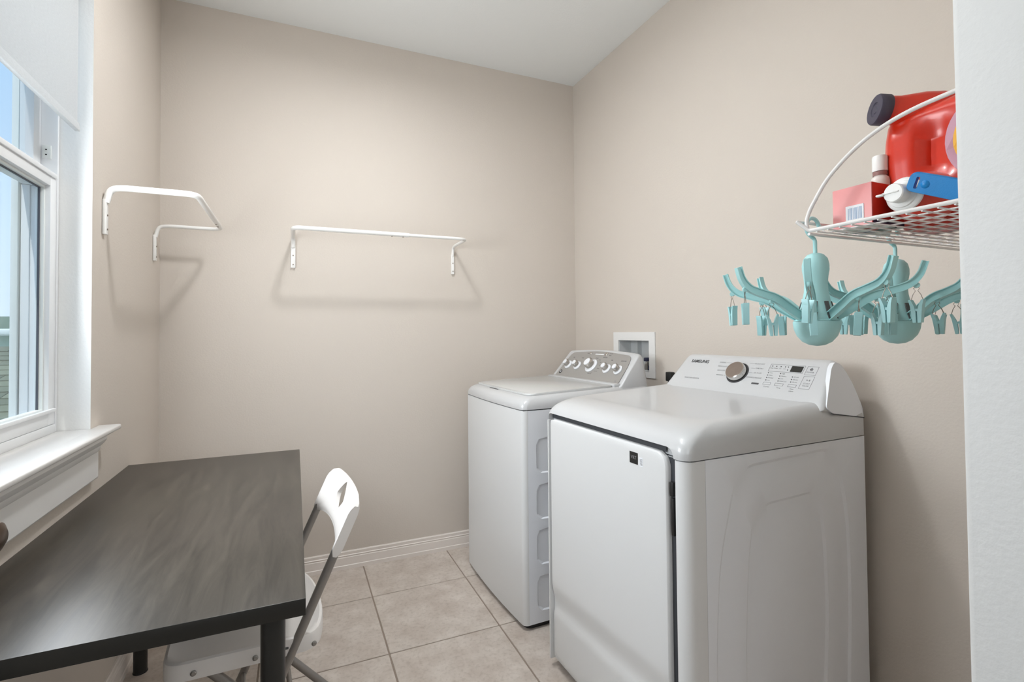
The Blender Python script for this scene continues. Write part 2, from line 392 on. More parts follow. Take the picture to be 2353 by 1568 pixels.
lo = wpart('lower_sash', [(-.690, -.655, 1.868, 1.907, .963, 1.708), (-.690, -.655, .993, 1.032, .963, 1.708), (-.690, -.655, 1.032, 1.868, 1.662, 1.708), (-.690, -.655, 1.032, 1.868, .963, 1.004)], 'vinyl', win)
wpart('glazing_bead', [(-.685, -.667, 1.862, 1.868, 1.004, 1.662), (-.685, -.667, 1.032, 1.038, 1.004, 1.662), (-.685, -.667, 1.038, 1.862, 1.655, 1.662), (-.685, -.667, 1.038, 1.862, 1.004, 1.011)], 'vinyl2', lo, .001)
wpart('gasket', [(-.681, -.676, 1.859, 1.863, 1.011, 1.655), (-.681, -.676, 1.038, 1.863, 1.652, 1.656)], 'gasket', lo, 0)
bm = bx(-.6800+.7, -.6785+.7, 1.03-1.45, 1.866-1.45, 1.006-WZ0, 1.66-WZ0); link('pane', bm, 'glass', lo, smooth=0)
wpart('sash_lip', [(-.656, -.646, 1.045, 1.895, 1.000, 1.010), (-.6555, -.650, 1.05, 1.9, 1.690, 1.704)], 'vinyl', lo, .002)
us = wpart('upper_sash', [(-.724, -.692, 1.862, 1.907, 1.664, FT-.032), (-.724, -.692, .993, 1.038, 1.664, FT-.032), (-.724, -.692, 1.038, 1.862, 1.664, 1.712), (-.724, -.692, 1.038, 1.862, FT-.075, FT-.032)], 'vinyl', win)
bm = bx(-.7120+.7, -.7105+.7, 1.036-1.45, 1.864-1.45, 1.71-WZ0, FT-.07-WZ0); link('pane', bm, 'glass', us, smooth=0)
bl = wpart('balance_clip', [(-.688, -.668, 1.904, 1.9085, 1.752, 1.792)], 'vinyl2', win, .001)
wpart('screw', [(-.681, -.677, 1.9025, 1.905, 1.762, 1.765), (-.681, -.677, 1.9025, 1.905, 1.777, 1.780)], 'dark', bl, 0)

# door standing open at the left edge of the view
dr = struct(empty('door_1', (-.432, .345, 0)))
bm = nb(); box(bm, -.0175, .0175, 0, .61, .012, 2.04, bev=.002)
link('door_leaf', bm, 'trim', dr)
bm = nb(); lathe(bm, [(.026, 0), (.026, .003), (.021, .006), (.009, .009), (.008, .020), (.015, .026), (.0215, .034), (.0225, .043), (.019, .052), (.010, .057), (0, .0575)], 28, axis_m((.0175, .548, .952), (1, 0, 0)))
tag(link('door_knob', bm, 'bronze', dr), 'dark bronze round knob')
for z in (.25, 1.02, 1.8):
    bm = nb(); tube(bm, [(.0, -.008, z-.045), (.0, -.008, z+.045)], .006, 8); link('hinge', bm, 'bronze', dr)

# ------------------------------------------------------------------ ceiling lamp (just above the frame)
lamp = tag(empty('ceiling_lamp', (.28, 1.74, H)), 'round flush ceiling lamp in the middle of the room', 'lamp')
bm = nb(); lathe(bm, [(.0, 0), (.17, 0), (.17, -.03), (.16, -.035), (0, -.035)], 36); link('lamp_base', bm, 'rail', lamp)
bm = nb(); lathe(bm, [(.155, -.036), (.155, -.06), (.13, -.09), (.07, -.11), (0, -.117)], 36); link('lamp_shade', bm, 'lampglass', lamp)

# ------------------------------------------------------------------ roller blind
rb = tag(empty('roller_blind', (-.6, 1.45, 2.29)), 'white fabric roller blind pulled halfway down the window', 'blind')
bm = nb(); box(bm, -.0006, .0006, -.41, .434, -.425, .0); link('blind_cloth', bm, 'blind', rb, smooth=0)
bm = nb(); pr = rounded([(-.004, -.425), (.004, -.425), (.007, -.452), (-.007, -.452)], .003, 3, True)
prism(bm, [(p.x, p.y) for p in pr], -.41, .436, 'y'); link('bottom_bar', bm, 'blind', rb)
bm = nb(); tube(bm, [(-.02, -.425, 0), (-.02, .445, 0)], .02, 16); link('roller_tube', bm, 'rail', rb)
for y in (-.432, .446): link('mounting_bracket', bx(-.045, .01, y-.003, y+.003, -.03, .045, bev=.001), 'rail', rb)

# ------------------------------------------------------------------ wall-mounted clothes bars
def clothes_bar(label, loc, rz, wid, joint):
    """local: wall is the plane y=0, bar stands out towards -y, x runs from the thick end to the thin end"""
    t = tag(empty('clothes_bar', loc, rz), label, 'clothes rail', 'white clothes bars on the walls')
    D = .262; zt = .072
    for (x, r, nm) in ((0, .0105, 'thick'), (wid, .008, 'thin')):
        bm = nb(); w = r*1.05
        box(bm, x-w, x+w, -.012, -.001, -.085, .03, bev=.002)
        pth = rounded([(x, -.008, .02), (x, -.02, .066), (x, -.055, zt), (x, -D, zt), (x+(.09 if x == 0 else -.09), -D, zt)], [0, .02, .03, .05, 0], 6)
        tube(bm, pth, r, 12)
        pp = link('bracket_arm', bm, 'rail', t)
        for z in (-.022, -.068):
            b2 = nb(); lathe(b2, [(0, -.001), (.0032, -.001), (.0032, .0015), (.002, .0022), (0, .0022)], 10, axis_m((x, -.012, z), (0, -1, 0))); link('screw', b2, 'spring', pp)
    bm = nb(); tube(bm, [(.085, -D, zt), (joint, -D, zt)], .0105, 14)
    bt = link('outer_bar', bm, 'rail', t)
    for xx in (joint-.085, joint-.03):
        b2 = nb(); lathe(b2, [(0, 0), (.004, 0), (.004, .003), (0, .003)], 10, axis_m((xx, -D, zt-.0095), (0, 0, -1))); link('screw', b2, 'spring', bt)
    bm = nb(); tube(bm, [(joint-.02, -D, zt), (wid-.085, -D, zt)], .008, 14); link('inner_bar', bm, 'rail', t)
    return t
clothes_bar('white metal clothes bar mounted on the beige back wall', (-.008, YB, 1.643), 0, .838, .535)
clothes_bar('white metal clothes bar on the narrow wall beside the window', (XL, 2.012, 1.637), R(90), .628, .54)

# ------------------------------------------------------------------ washer outlet box in the right wall
vb = tag(empty('valve_box', (XR, 2.168, 1.09)), 'white recessed washer outlet box in the wall behind the washing machine', 'outlet box')
bm = nb()
y0, y1, z0, z1 = 1.993-2.168, 2.343-2.168, .985-1.09, 1.217-1.09
a0, a1, b0, b1 = VY0-2.168+.002, VY1-2.168-.002, VZ0-1.09+.002, VZ1-1.09-.002
for b in ((y0, a0, z0, z1), (a1, y1, z0, z1), (a0, a1, z0, b0), (a0, a1, b1, z1)):
    box(bm, -.006, -.0005, b[0], b[1], b[2], b[3])
bmesh.ops.remove_doubles(bm, verts=bm.verts, dist=1e-5)
link('face_frame', bm, 'trim', vb, smooth=0)
bm = nb(); th = .002
box(bm, .078, .080, a0, a1, b0, b1)
box(bm, -.0005, .078, a0, a0+th, b0, b1); box(bm, -.0005, .078, a1-th, a1, b0, b1)
box(bm, -.0005, .078, a0+th, a1-th, b0, b0+th); box(bm, -.0005, .078, a0+th, a1-th, b1-th, b1)
link('recess', bm, 'boxgrey', vb, smooth=0)
link('divider', bx(.05, .077, .035, .037, b0+.003, b1-.003), 'boxgrey', vb, smooth=0)
bm = nb(); tube(bm, [(.05, -.06, b0+.004), (.05, -.06, b0+.05)], .009, 12); box(bm, .028, .066, -.078, -.042, b0+.05, b0+.07, bev=.004)
tag(link('valve', bm, 'navy', vb), 'navy blue valve handle')
bm = nb(); tube(bm, rounded([(.045, -.095, b0+.004), (.02, -.10, b0+.045), (-.0, -.10, b0+.045), (.0, -.10, b0+.01)], .02, 5), .009, 10)
link('hose', bm, 'hose', vb)

# power plug on the wall beside the dryer
pg = tag(empty('power_plug', (XR, 1.876, 1.005)), 'small black power plug on the wall behind the dryer control panel', 'plug')
link('plug_body', bx(-.028, -.0005, -.018, .018, -.022, .022, bev=.004), 'dark', pg)
bm = nb(); tube(bm, rounded([(-.02, 0, -.02), (-.022, 0, -.06), (-.012, -.01, -.25), (-.012, -.02, -.5)], .03, 4), .006, 8); link('cord', bm, 'dark', pg)

# ------------------------------------------------------------------ appliance helpers
def outline(x0, x1, y0, y1, rf, rb, n=6, bulge=0, bn=10):
    """plan outline, front edge at x0 with corner radius rf and a soft forward bulge"""
    pts = []
    def arc(cx, cy, r, a0, a1):
        for k in range(n+1):
            a = R(a0+(a1-a0)*k/n); pts.append((cx+r*math.cos(a), cy+r*math.sin(a)))
    arc(x0+rf, y0+rf, rf, 270, 180)
    if bulge:
        for k in range(1, bn):
            t = k/bn; pts.append((x0-bulge*4*t*(1-t), y0+rf+(y1-y0-2*rf)*t))
    arc(x0+rf, y1-rf, rf, 180, 90)
    arc(x1-rb, y1-rb, rb, 90, 0); arc(x1-rb, y0+rb, rb, 0, -90)
    return pts
def soft_top(bm, x0, x1, y0, y1, rf, rb, rs, Hs, zb, hfun, bulge=0, n=8, nc=6, dish=None):
    """a moulded top: skirt from zb, shoulders that curve over (rf front, rs sides, rb back), then an optional dish"""
    def loop(t, ins=0):
        X0, X1 = x0+rf*(1-t)+ins, x1-rb*(1-t)-ins; Y0, Y1 = y0+rs*(1-t)+ins, y1-rs*(1-t)-ins; P = []
        rc = .030+.030*(1-t)
        rk = .006+.030*(1-t)
        for (cx, cy, a0, r_) in ((X0+rc, Y0+rc, 270, rc), (X0+rc, Y1-rc, 180, rc), (X1-rk, Y1-rk, 90, rk), (X1-rk, Y0+rk, 0, rk)):
            for k in range(nc+1):
                a = R(a0-90*k/nc); P.append([cx+r_*math.cos(a), cy+r_*math.sin(a)])
            if a0 == 270:
                for k in range(1, 12):
                    u = k/12; P.append([X0-bulge*4*u*(1-u), Y0+rc+(Y1-Y0-2*rc)*u])
        return P
    rings = []
    def add(P, dz, fixed=None):
        rings.append([(p[0], p[1], (fixed if fixed is not None else hfun(p[0])+dz)) for p in P])
    add(loop(1), 0, zb)
    for k in range(n+1):
        t = math.cos(k/n*PI/2); add(loop(max(t, 0)), -Hs*(1-math.sqrt(max(0, 1-t*t))))
    if dish:
        for ins, dz in dish: add(loop(0, ins), dz)
    loft(bm, rings, cap=False)
    V = bm.verts; m = len(rings[0]); V.ensure_lookup_table()
    bm.faces.new(V[-m:]); bm.faces.new(V[:m][::-1])
def console(bm, prof, y0, y1, taper, zb, er=.02, n=4, wave=None):
    """slanted control housing: (x,z) profile swept across y with soft, tapering ends"""
    cx = sum(p[0] for p in prof)/len(prof); cz = sum(p[1] for p in prof)/len(prof)
    st = []
    for k in range(n+1):
        a = k/n*PI/2; st.append((y0+er*(1-math.sin(a)), er*(1-math.cos(a))*.6, 0))
    st = [(y0+er*(1-math.cos(k/n*PI/2)), er*(1-math.sin(k/n*PI/2)), +1) for k in range(n+1)]
    mid = [(y0+er+(y1-y0-2*er)*k/12, 0, None) for k in range(1, 12)]
    en = [(y1-(s[0]-y0), s[1], -1) for s in reversed(st)]
    rings = []
    for (y, ins, sd) in st+mid+en:
        rg = []
        for (x, z) in prof:
            dx, dz = cx-x, cz-z; d = math.hypot(dx, dz)
            x2, z2 = x+dx/d*ins, z+dz/d*ins
            u = (y-y0)/(y1-y0); sh = taper*max(0, z2-zb)
            wv = wave(u)*max(0, z2-zb) if wave else 0
            rg.append((x2+wv*.839, y+sh*(1-2*u), z2+wv))
        rings.append(rg)
    loft(bm, rings)
def ring_panel(bm, face, rect, contours, N=72):
    """flat sheet with pressed contours. rect=(a0,a1,b0,b1); contours=[(polygon, radius, depth)...] from outside in; face maps (a,b,depth) to a point"""
    c0 = contours[-1][0]; ca = sum(p[0] for p in c0)/len(c0); cb = sum(p[1] for p in c0)/len(c0)
    def polar(poly):
        out = []
        for k in range(N):
            an = 2*PI*k/N+.0123; d = Vector((math.cos(an), math.sin(an))); best = 0
            for i in range(len(poly)):
                p = Vector(poly[i][:2])-Vector((ca, cb)); q = Vector(poly[(i+1) % len(poly)][:2])-Vector((ca, cb)); e = q-p
                den = d.x*e.y-d.y*e.x
                if abs(den) < 1e-12: continue
                t = (p.x*e.y-p.y*e.x)/den; u = (p.x*d.y-p.y*d.x)/den
                if -1e-9 <= u <= 1+1e-9 and t > best: best = t
            out.append((ca+d.x*best, cb+d.y*best))
        return out
    a0, a1, b0, b1 = rect
    corners = [(a0, b0), (a1, b0), (a1, b1), (a0, b1)]
    loops = [(polar(corners), 0)]
    for poly, rad, dep in contours:
        pr = [(p.x, p.y) for p in rounded([(x, y, 0) for x, y in poly], rad, 6, True)]
        loops.append((polar(pr), dep))
    # snap rectangle samples nearest to the corners
    P0 = loops[0][0]
    for cc in corners:
        i = min(range(N), key=lambda k: (P0[k][0]-cc[0])**2+(P0[k][1]-cc[1])**2); P0[i] = cc
    rings = [[face(a, b, d) for a, b in lp] for lp, d in loops]
    V = loft(bm, rings, cap=False); bm.faces.new(V[-1])
def scale_poly(poly, d):
    ca = sum(p[0] for p in poly)/len(poly); cb = sum(p[1] for p in poly)/len(poly)
    return [(x+(-d if x > ca else d), y+(-d if y > cb else d)) for x, y in poly]
ROT = R(1.5)

# ------------------------------------------------------------------ washing machine
wa = tag(empty('washing_machine', (.855, 1.867, 0), ROT), 'white top-load washing machine with grey control panel, in the far corner', 'washer')
WW, WD = .668, .665
ol_ = outline(0, WD, 0, WW, .022, .01, bulge=.011)[:-7]+[(WD, .008), (.024, .008), (.024, 0)]
bm = nb(); prism(bm, ol_, .022, .8965, 'z')
cab = link('cabinet', bm, 'white2', wa)
bm = nb(); prism(bm, outline(.018, WD-.01, .014, WW-.014, .03, .01, bulge=.008), .0, .0225, 'z'); link('base', bm, 'dark', wa)
for i, (z, za, zb2) in enumerate(((.090, .0222, .2485), (.279, .2487, .4375), (.465, .4377, .6255), (.655, .6257, .8963))):     # pressed panels in the side sheet
    bm = nb()
    po = [(.062, z-.022), (.56, z-.022), (.56, z+.128), (.062, z+.128)]
    ring_panel(bm, lambda a, b, d: (a, -d, b), (.0242, WD, za, zb2), [(po, .036, 0), (scale_poly(po, .006), .032, -.0055)], 64)
    link('side_panel', bm, 'side', wa, smooth=20)
link('seam', bx(.006, WD-.004, .004, WW-.004, .8965, .9005), 'shadowgap', wa, smooth=0)
bm = nb(); soft_top(bm, -.002, WD, -.001, WW+.001, .05, .02, .03, .046, .9005, lambda x: .953+.014*max(0, x-.05)/.4, bulge=.011)
deck = link('top_deck', bm, 'white', wa)
cut = nb(); bmesh.ops.create_uvsphere(cut, u_segments=20, v_segments=12, radius=1, matrix=Matrix.Translation((.016, .363, .950)) @ Matrix.Diagonal((.034, .074, .030, 1)))
boolean(deck, link('cutter', cut, 'white'))
bm = nb(); prism(bm, outline(.044, .478, .03, WW-.03, .035, .02, bulge=.006), 0, .0085, 'z')
for v in bm.verts: v.co.z += .953+.014*max(0, v.co.x-.05)/.4+.0005
es = [e for e in bm.edges if all(v.co.z > .9595+.014*max(0, v.co.x-.05)/.4 for v in e.verts) and len(e.link_faces) == 2]
bmesh.ops.bevel(bm, geom=es, offset=.004, segments=3, affect='EDGES', profile=.5)
lid = link('lid', bm, 'lid', wa)
link('hinge_bar', bx(.4785, .53, .024, WW-.024, .955, .9815, bev=.006), 'white', wa)
link('handle_slot', bx(.0300, .0445, .325, .425, .9455, .9533), 'dark', wa, smooth=0)
# control housing
wp = rounded([(.498, .962, 0), (.628, 1.117, 0), (.653, 1.106, 0), (.672, .94, 0), (.50, .94, 0)], [.004, .02, .025, .01, .004], 5, True)
bm = nb(); console(bm, [(p.x, p.y) for p in wp], .010, WW-.012, .11, .955, er=.022, wave=lambda u: .07*4*u*(1-u))
link('console', bm, 'white', wa)
up_w = Vector((.130, 0, .155)).normalized(); rt_w = Vector((0, -1, 0)); n_w = rt_w.cross(up_w)
org_w = Vector((.4975, WW, .9615))
def WP(s, t, d=0): return org_w+rt_w*s+up_w*t+n_w*d
def wmat(s, t, d=.0034): return Matrix((rt_w, up_w, n_w)).transposed().to_4x4().copy() if False else Matrix.Translation(WP(s, t, d)) @ Matrix((rt_w, up_w, n_w)).transposed().to_4x4()
pts = rounded([(.052, .008, 0), (.632, .008, 0), (.622, .125, 0), (.604, .184, 0), (.345, .205, 0), (.078, .186, 0), (.066, .10, 0)], [.012, .03, .06, .035, .1, .035, .08], 8, True)
bm = nb(); 
def curved(t, s): return .0
ring_a = [WP(p.x, p.y, .0012) for p in pts]; ring_b = [WP(p.x, p.y, .0032) for p in pts]
loft(bm, [ring_a, ring_b]); link('control_panel', bm, 'greyp', wa)
def dial(parent, s, t, r, hgt, big):
    bm = nb(); lathe(bm, [(r*1.28, 0), (r*1.34, .003), (r*1.3, .006), (r*1.05, .0075), (r*1.0, .010), (0, .010)], 32, axis_m(WP(s, t, .003), n_w))
    k = link('knob', bm, 'knobw', parent)
    bm = nb(); lathe(bm, [(r*.86, 0), (r*.83, hgt*.75), (r*.78, hgt*.94), (r*.74, hgt), (0, hgt)], 32, axis_m(WP(s, t, .0131), n_w)); link('chrome_ring', bm, 'chrome', k)
    bm = nb(); lathe(bm, [(r*.70, 0), (r*.70, .002), (r*.62, .0038), (0, .0042)], 32, axis_m(WP(s, t, .0131+hgt), n_w)); link('knob_cap', bm, 'knobw', k)
    bm = nb(); mt = Matrix.Translation(WP(s, t, .0131)) @ Matrix((rt_w, up_w, n_w)).transposed().to_4x4()
    box(bm, -.0022, .0022, r*.8, r*1.05, hgt*.3, hgt*.98, bev=.0008); bmesh.ops.transform(bm, matrix=mt, verts=bm.verts); link('pointer', bm, 'chrome', k)
for s, t, r in ((.122, .098, .0195), (.214, .098, .0195), (.482, .096, .0195), (.573, .095, .0195)): dial(wa, s, t, r, .021, 0)
dial(wa, .340, .105, .030, .027, 1)
for s, t, r in ((.263, .184, .0085), (.402, .184, .0105)):
    bm = nb(); lathe(bm, [(r, 0), (r, .003), (r*.85, .0045), (0, .0045)], 20, axis_m(WP(s, t, .003), n_w)); link('button', bm, 'chrome', wa)
bm = nb(); mt = wmat(.344, .1815); box(bm, -.038, .038, -.003, .003, -.001, .0012, bev=.001); bmesh.ops.transform(bm, matrix=mt, verts=bm.verts); link('indicator_strip', bm, 'inkw', wa)
it = []
def wt(s, x, y, sz=.0085, ax='CENTER'): it.append((s, sz, wmat(x, y), {'ax': ax}))
for s, x in (('SOIL', .128), ('TEMP', .214)): wt(s, x, .151)
wt('OPTIONS', .408, .164); wt('SPIN', .478, .150); wt('LOAD SIZE', .570, .150); wt('CYCLE', .343, .156)
wt('START', .238, .184, .007); wt('LID LOCK', .438, .190, .006); wt('SIGNAL', .438, .178, .006)
for k, s in enumerate(('whites', 'colors', 'easy care', 'delicates', 'speed wash', 'rinse', 'drain + spin')):
    a = R(60-24*k); wt(s, .342+.056*math.cos(a), .105+.048*math.sin(a), .006, 'LEFT')
for s, x in (('deep', .122), ('hot', .214), ('max', .482), ('large', .573)):
    for k in range(5):
        a = R(150-33*k); wt('-', x+.032*math.cos(a), .098+.030*math.sin(a), .008)
tag(link('printed_legend', text_bm(it), 'ink', wa, smooth=0), kind='stuff')
mono = nb(); lathe(mono, [(.0125, 0), (.0125, .0012), (.0095, .0012), (.0095, 0)], 28, axis_m(WP(.088, .049, .0034), n_w))
lathe(mono, [(.0088, 0), (.0088, .0008), (0, .0008)], 24, axis_m(WP(.088, .049, .0032), n_w))
emb = link('emblem', mono, 'ink', wa)
link('emblem_letters', text_bm([('GE', .0115, wmat(.088, .049, .0048), {'ax': 'CENTER', 'off': .0003})]), 'inkw', emb, smooth=0)
link('corner_print', text_bm([('HE', .012, wmat(.601, .033), {'ax': 'CENTER'})]), 'inkl', wa, smooth=0)

# ------------------------------------------------------------------ dryer
dy = tag(empty('dryer', (.893, .957, 0), ROT), 'white front-load dryer with steel dial and digital display, nearest the camera', 'dryer')
DW, DD = .700, .700
bm = nb(); prism(bm, outline(.0465, DD, .0105, DW, .001, .008), .03, .896, 'z')
link('cabinet', bm, 'side', dy)
ou = [(.075, -.3), (.10, .35), (.072, .46), (.088, .66), (.165, .848), (.20, .868), (.535, .877), (.575, .82), (.615, .66), (.625, .42), (.60, .08), (.09, .06)]
ou = [(.078, .05), (.074, .42), (.09, .64), (.150, .845), (.20, .868), (.545, .878), (.588, .80), (.618, .655), (.622, .40), (.60, .05)]
inn = [(.180, .13), (.182, .40), (.195, .62), (.215, .725), (.26, .757), (.478, .762), (.502, .70), (.515, .60), (.520, .40), (.50, .13)]
bm = nb()
ring_panel(bm, lambda a, b, d: (a, -d, b), (.0467, DD, .03, .896), [(ou, .075, 0), (scale_poly(ou, .008), .072, -.0045), (scale_poly(ou, .040), .06, -.0045), (scale_poly(ou, .048), .055, -.0030), (inn, .06, -.0030), (scale_poly(inn, .008), .056, -.0075), (scale_poly(inn, .030), .045, -.0075), (scale_poly(inn, .040), .04, -.0055)], 160)
link('side_panel', bm, 'side', dy, smooth=24)
bm = nb(); prism(bm, [(-.018+.03*(1-math.sin(R(a))), -.001+.03*(1-math.cos(R(a)))) for a in range(0, 91, 9)]+[(-.018, .034), (-.016, .038), (.0, .040), (.0455, .040), (.0455, -.001)], .03, .896, 'z')
fp = link('front_panel', bm, 'white2', dy)
bm = nb(); prism(bm, [(-.018+.012*(1-math.sin(R(a))), DW+.001-.012*(1-math.cos(R(a)))) for a in range(0, 91, 9)]+[(-.018, DW-.015), (.0, DW-.016), (.0455, DW-.016), (.0455, DW+.001)], .03, .896, 'z')
link('front_panel', bm, 'white2', dy)
link('inner_front', bx(.0, .0455, .0405, DW-.0165, .03, .896), 'white2', dy, smooth=0)
link('seam', bx(.0456, .0464, -.0005, .01, .03, .896), 'shadowgap', dy, smooth=0)
bm = nb(); prism(bm, outline(.03, DD-.02, .02, DW-.02, .02, .01), 0, .031, 'z'); link('base', bm, 'dark', dy)
link('seam', bx(.006, DD-.004, .005, DW-.005, .896, .899), 'shadowgap', dy, smooth=0)
# moulded top
bm = nb(); soft_top(bm, -.0195, DD, -.002, DW+.002, .105, .02, .045, .066, .899, lambda x: .978+.054*max(0, x-.05)/1.0, n=10, nc=8, dish=[(.018, 0), (.03, -.0022)])
dtop = link('top_panel', bm, 'white', dy, smooth=50)
cut = nb(); cp_l = rounded([(.0385, .86, 0), (.6845, .86, 0), (.6845, .9245, 0), (.0385, .9245, 0)], [.001, .001, .02, .04], 7, True); prism(cut, [(p.x, p.y) for p in cp_l], -.06, .004, 'x')
boolean(dtop, link('cutter', cut, 'white', dy))
# door: a proud sheet with a scooped foot, hinged gap at its right
bm = nb(); dy0, dy1, dz0, dz1, dt = .068, .675, .045, .906, .030
cols = 24; rows = 60
def front_x(y, z):
    x = -.018
    zl = .305-.035*(y-dy0)/(dy1-dy0)*0+.03*(1-(y-dy0)/(dy1-dy0))
    d = zl-z
    if d > 0: x += .012*min(1, d/.06)**1.0*(1 if d < .06 else 1)
    if d > .085: x -= .006*min(1, (d-.085)/.02)
    return x
poly = rounded([(dy0, dz0, 0), (dy1, dz0, 0), (dy1, dz1, 0), (dy0, dz1, 0)], [.015, .015, .018, .035], 6, True)
# grid face plus rounded rim
loops = []
def dloop(ins, off):
    P = rounded([(dy0+ins, dz0+ins, 0), (dy1-ins, dz0+ins, 0), (dy1-ins, dz1-ins, 0), (dy0+ins, dz1-ins, 0)], [.015, .015, max(.018-ins, .004), max(.038-ins, .006)], 6, True)
    return P
ys_ = [dy0+.008+(dy1-dy0-.016)*k/cols for k in range(cols+1)]; zs_ = [dz0+.008+(dz1-dz0-.016)*k/rows for k in range(rows+1)]
def in_corner(y, z):
    # pull the sharp corners in to follow the rounded outline
    for (cy, cz, r) in ((dy0+.036, dz1-.036, .028), (dy1-.018, dz1-.018, .010)):
        sy = -1 if cy < .3 else 1
        if (y-cy)*sy > 0 and z > cz:
            d = math.hypot(y-cy, z-cz)
            m_ = max(abs(y-cy), abs(z-cz))
            if d > 0: return cy+(y-cy)*m_/d, cz+(z-cz)*m_/d
    return y, z
G_ = []
for z in zs_:
    G_.append([])
    for y in ys_:
        yy, zz = in_corner(y, z); G_[-1].append(bm.verts.new((front_x(yy, zz), yy, zz)))
for i in range(rows):
    for j in range(cols): bm.faces.new((G_[i][j], G_[i][j+1], G_[i+1][j+1], G_[i+1][j]))
rim = [G_[0][j] for j in range(cols+1)]+[G_[i][cols] for i in range(1, rows+1)]+[G_[rows][j] for j in range(cols-1, -1, -1)]+[G_[i][0] for i in range(rows-1, 0, -1)]
cyy, czz = (dy0+dy1)/2, (dz0+dz1)/2
def expand(v, d, x):
    y = v.co.y; z = v.co.z
    sy = 1 if y > cyy else -1
    ny = nz = 0.0
    ey = min(abs(y-dy0), abs(y-dy1)); ez = min(abs(z-dz0), abs(z-dz1))
    if ey < .04: ny = sy*max(0, 1-ey/.04)
    if ez < .04: nz = (1 if z > czz else -1)*max(0, 1-ez/.04)
    l = math.hypot(ny, nz) or 1
    return (x, y+ny/l*d, z+nz/l*d)
prev = rim
for d, xo in ((.004, .0012), (.007, .0045), (.008, .009), (.008, .0165)):
    cur = [bm.verts.new(expand(v, d, v.co.x+xo if xo < .01 else -.0015)) for v in rim]
    for k in range(len(rim)): bm.faces.new((prev[k], prev[(k+1) % len(rim)], cur[(k+1) % len(rim)], cur[k]))
    prev = cur
bm.faces.new(prev)
door = link('door', bm, 'white2', dy, smooth=30)
link('door_gap_shade', bx(-.0012, -.0006, .0405, .085, .031, .895), 'shadowgap', dy, smooth=0)  # dark sheets over the white front: shade of the gap painted in
link('door_gap_shade', bx(-.0012, -.0006, .085, DW-.017, .905, .9235), 'shadowgap', dy, smooth=0)
bm = nb(); box(bm, -.0135, -.0012, .050, .061, .80, .835, bev=.001); box(bm, -.012, -.0012, .050, .058, .70, .795, bev=.001); link('door_latch', bm, 'dark', dy)
# stickers on the door
st = link('sticker', bx(-.0188, -.0181, .179, .214, .851, .883), 'dark', dy, smooth=0)
fm = Matrix.Translation((-.0190, .1965, .867)) @ Matrix(((0, -1, 0), (0, 0, 1), (-1, 0, 0))).transposed().to_4x4()
link('sticker_print', text_bm([('VRT', .013, Matrix.Translation((-.0190, .1965, .868)) @ Matrix(((0, -1, 0), (0, 0, 1), (-1, 0, 0))).transposed().to_4x4(), {'ax': 'CENTER'})]), 'inkl', st, smooth=0)
s2 = link('sticker', bx(-.0186, -.0181, .158, .172, .849, .874), 'sticker', dy, smooth=0)
bm = nb()
for k in range(6): box(bm, -.0188, -.0186, .160, .170, .853+k*.003, .8545+k*.003)
link('sticker_print', bm, 'inkl', s2, smooth=0)
# control housing
dp = rounded([(.505, .980, 0), (.520, 1.000, 0), (.617, 1.121, 0), (.640, 1.128, 0), (.672, 1.105, 0), (.690, 1.04, 0), (.700, .955, 0), (.60, .955, 0)], [.004, .006, .012, .015, .02, .03, .006, .004], 5, True)
bm = nb(); console(bm, [(p.x, p.y) for p in dp], .002, DW-.026, .26, .98, er=.02)
con = link('console', bm, 'white', dy)
bm = nb()                                                            # grey side cheek of the housing
ck = rounded([(.527, .992, 0), (.60, 1.105, 0), (.625, 1.122, 0), (.652, 1.112, 0), (.680, 1.06, 0), (.694, .99, 0), (.699, .953, 0), (.55, .975, 0)], [.01, .02, .012, .02, .04, .03, .002, .01], 5, True)
loft(bm, [[(p.x, -.001+.26*max(0, p.y-.98), p.y) for p in ck], [(p.x, .012+.26*max(0, p.y-.98), p.y) for p in ck]])
link('console_cheek', bm, 'side', dy)
bm = nb(); tube(bm, [(.545, -.0015, .9745), (.699, -.0015, .9515)], .0016, 6); link('seam', bm, 'shadowgap', dy)
up_d = Vector((.097, 0, .121)).normalized(); rt_d = Vector((0, -1, 0)); n_d = rt_d.cross(up_d)
org_d = Vector((.520, .695, 1.0))
def DP(s, t, d=0): return org_d+rt_d*s+up_d*t+n_d*d
B_d = Matrix((rt_d, up_d, n_d)).transposed().to_4x4()
def dmat(s, t, d=.0012, shear=0): return Matrix.Translation(DP(s, t, d)) @ B_d
def dbox(s0, s1, t0, t1, d0, d1, bev=0):
    bm = nb(); box(bm, s0, s1, t0, t1, d0, d1, bev=bev); bmesh.ops.transform(bm, matrix=Matrix.Translation(org_d) @ B_d, verts=bm.verts); return bm
link('logo', text_bm([('SAMSUNG', .0195, dmat(.100, .1265), {'off': .00035})]), 'ink', dy, smooth=0)
# dial
kc = (.343, .087)
bm = nb(); lathe(bm, [(.043, 0), (.043, .0016), (.040, .0016), (.040, 0)], 40, axis_m(DP(*kc, .0002), n_d)); link('dial_ring', bm, 'ink', dy)
bm = nb(); lathe(bm, [(.037, 0), (.0365, .012), (.035, .020), (.033, .0215), (0, .0215)], 40, axis_m(DP(*kc, .0002), n_d)); kn = link('knob', bm, 'chrome', dy)
bm = nb(); lathe(bm, [(.0335, 0), (.0335, .0012), (.0325, .002), (0, .002)], 40, axis_m(DP(*kc, .0217), n_d)); link('knob_cap', bm, 'steel', kn)
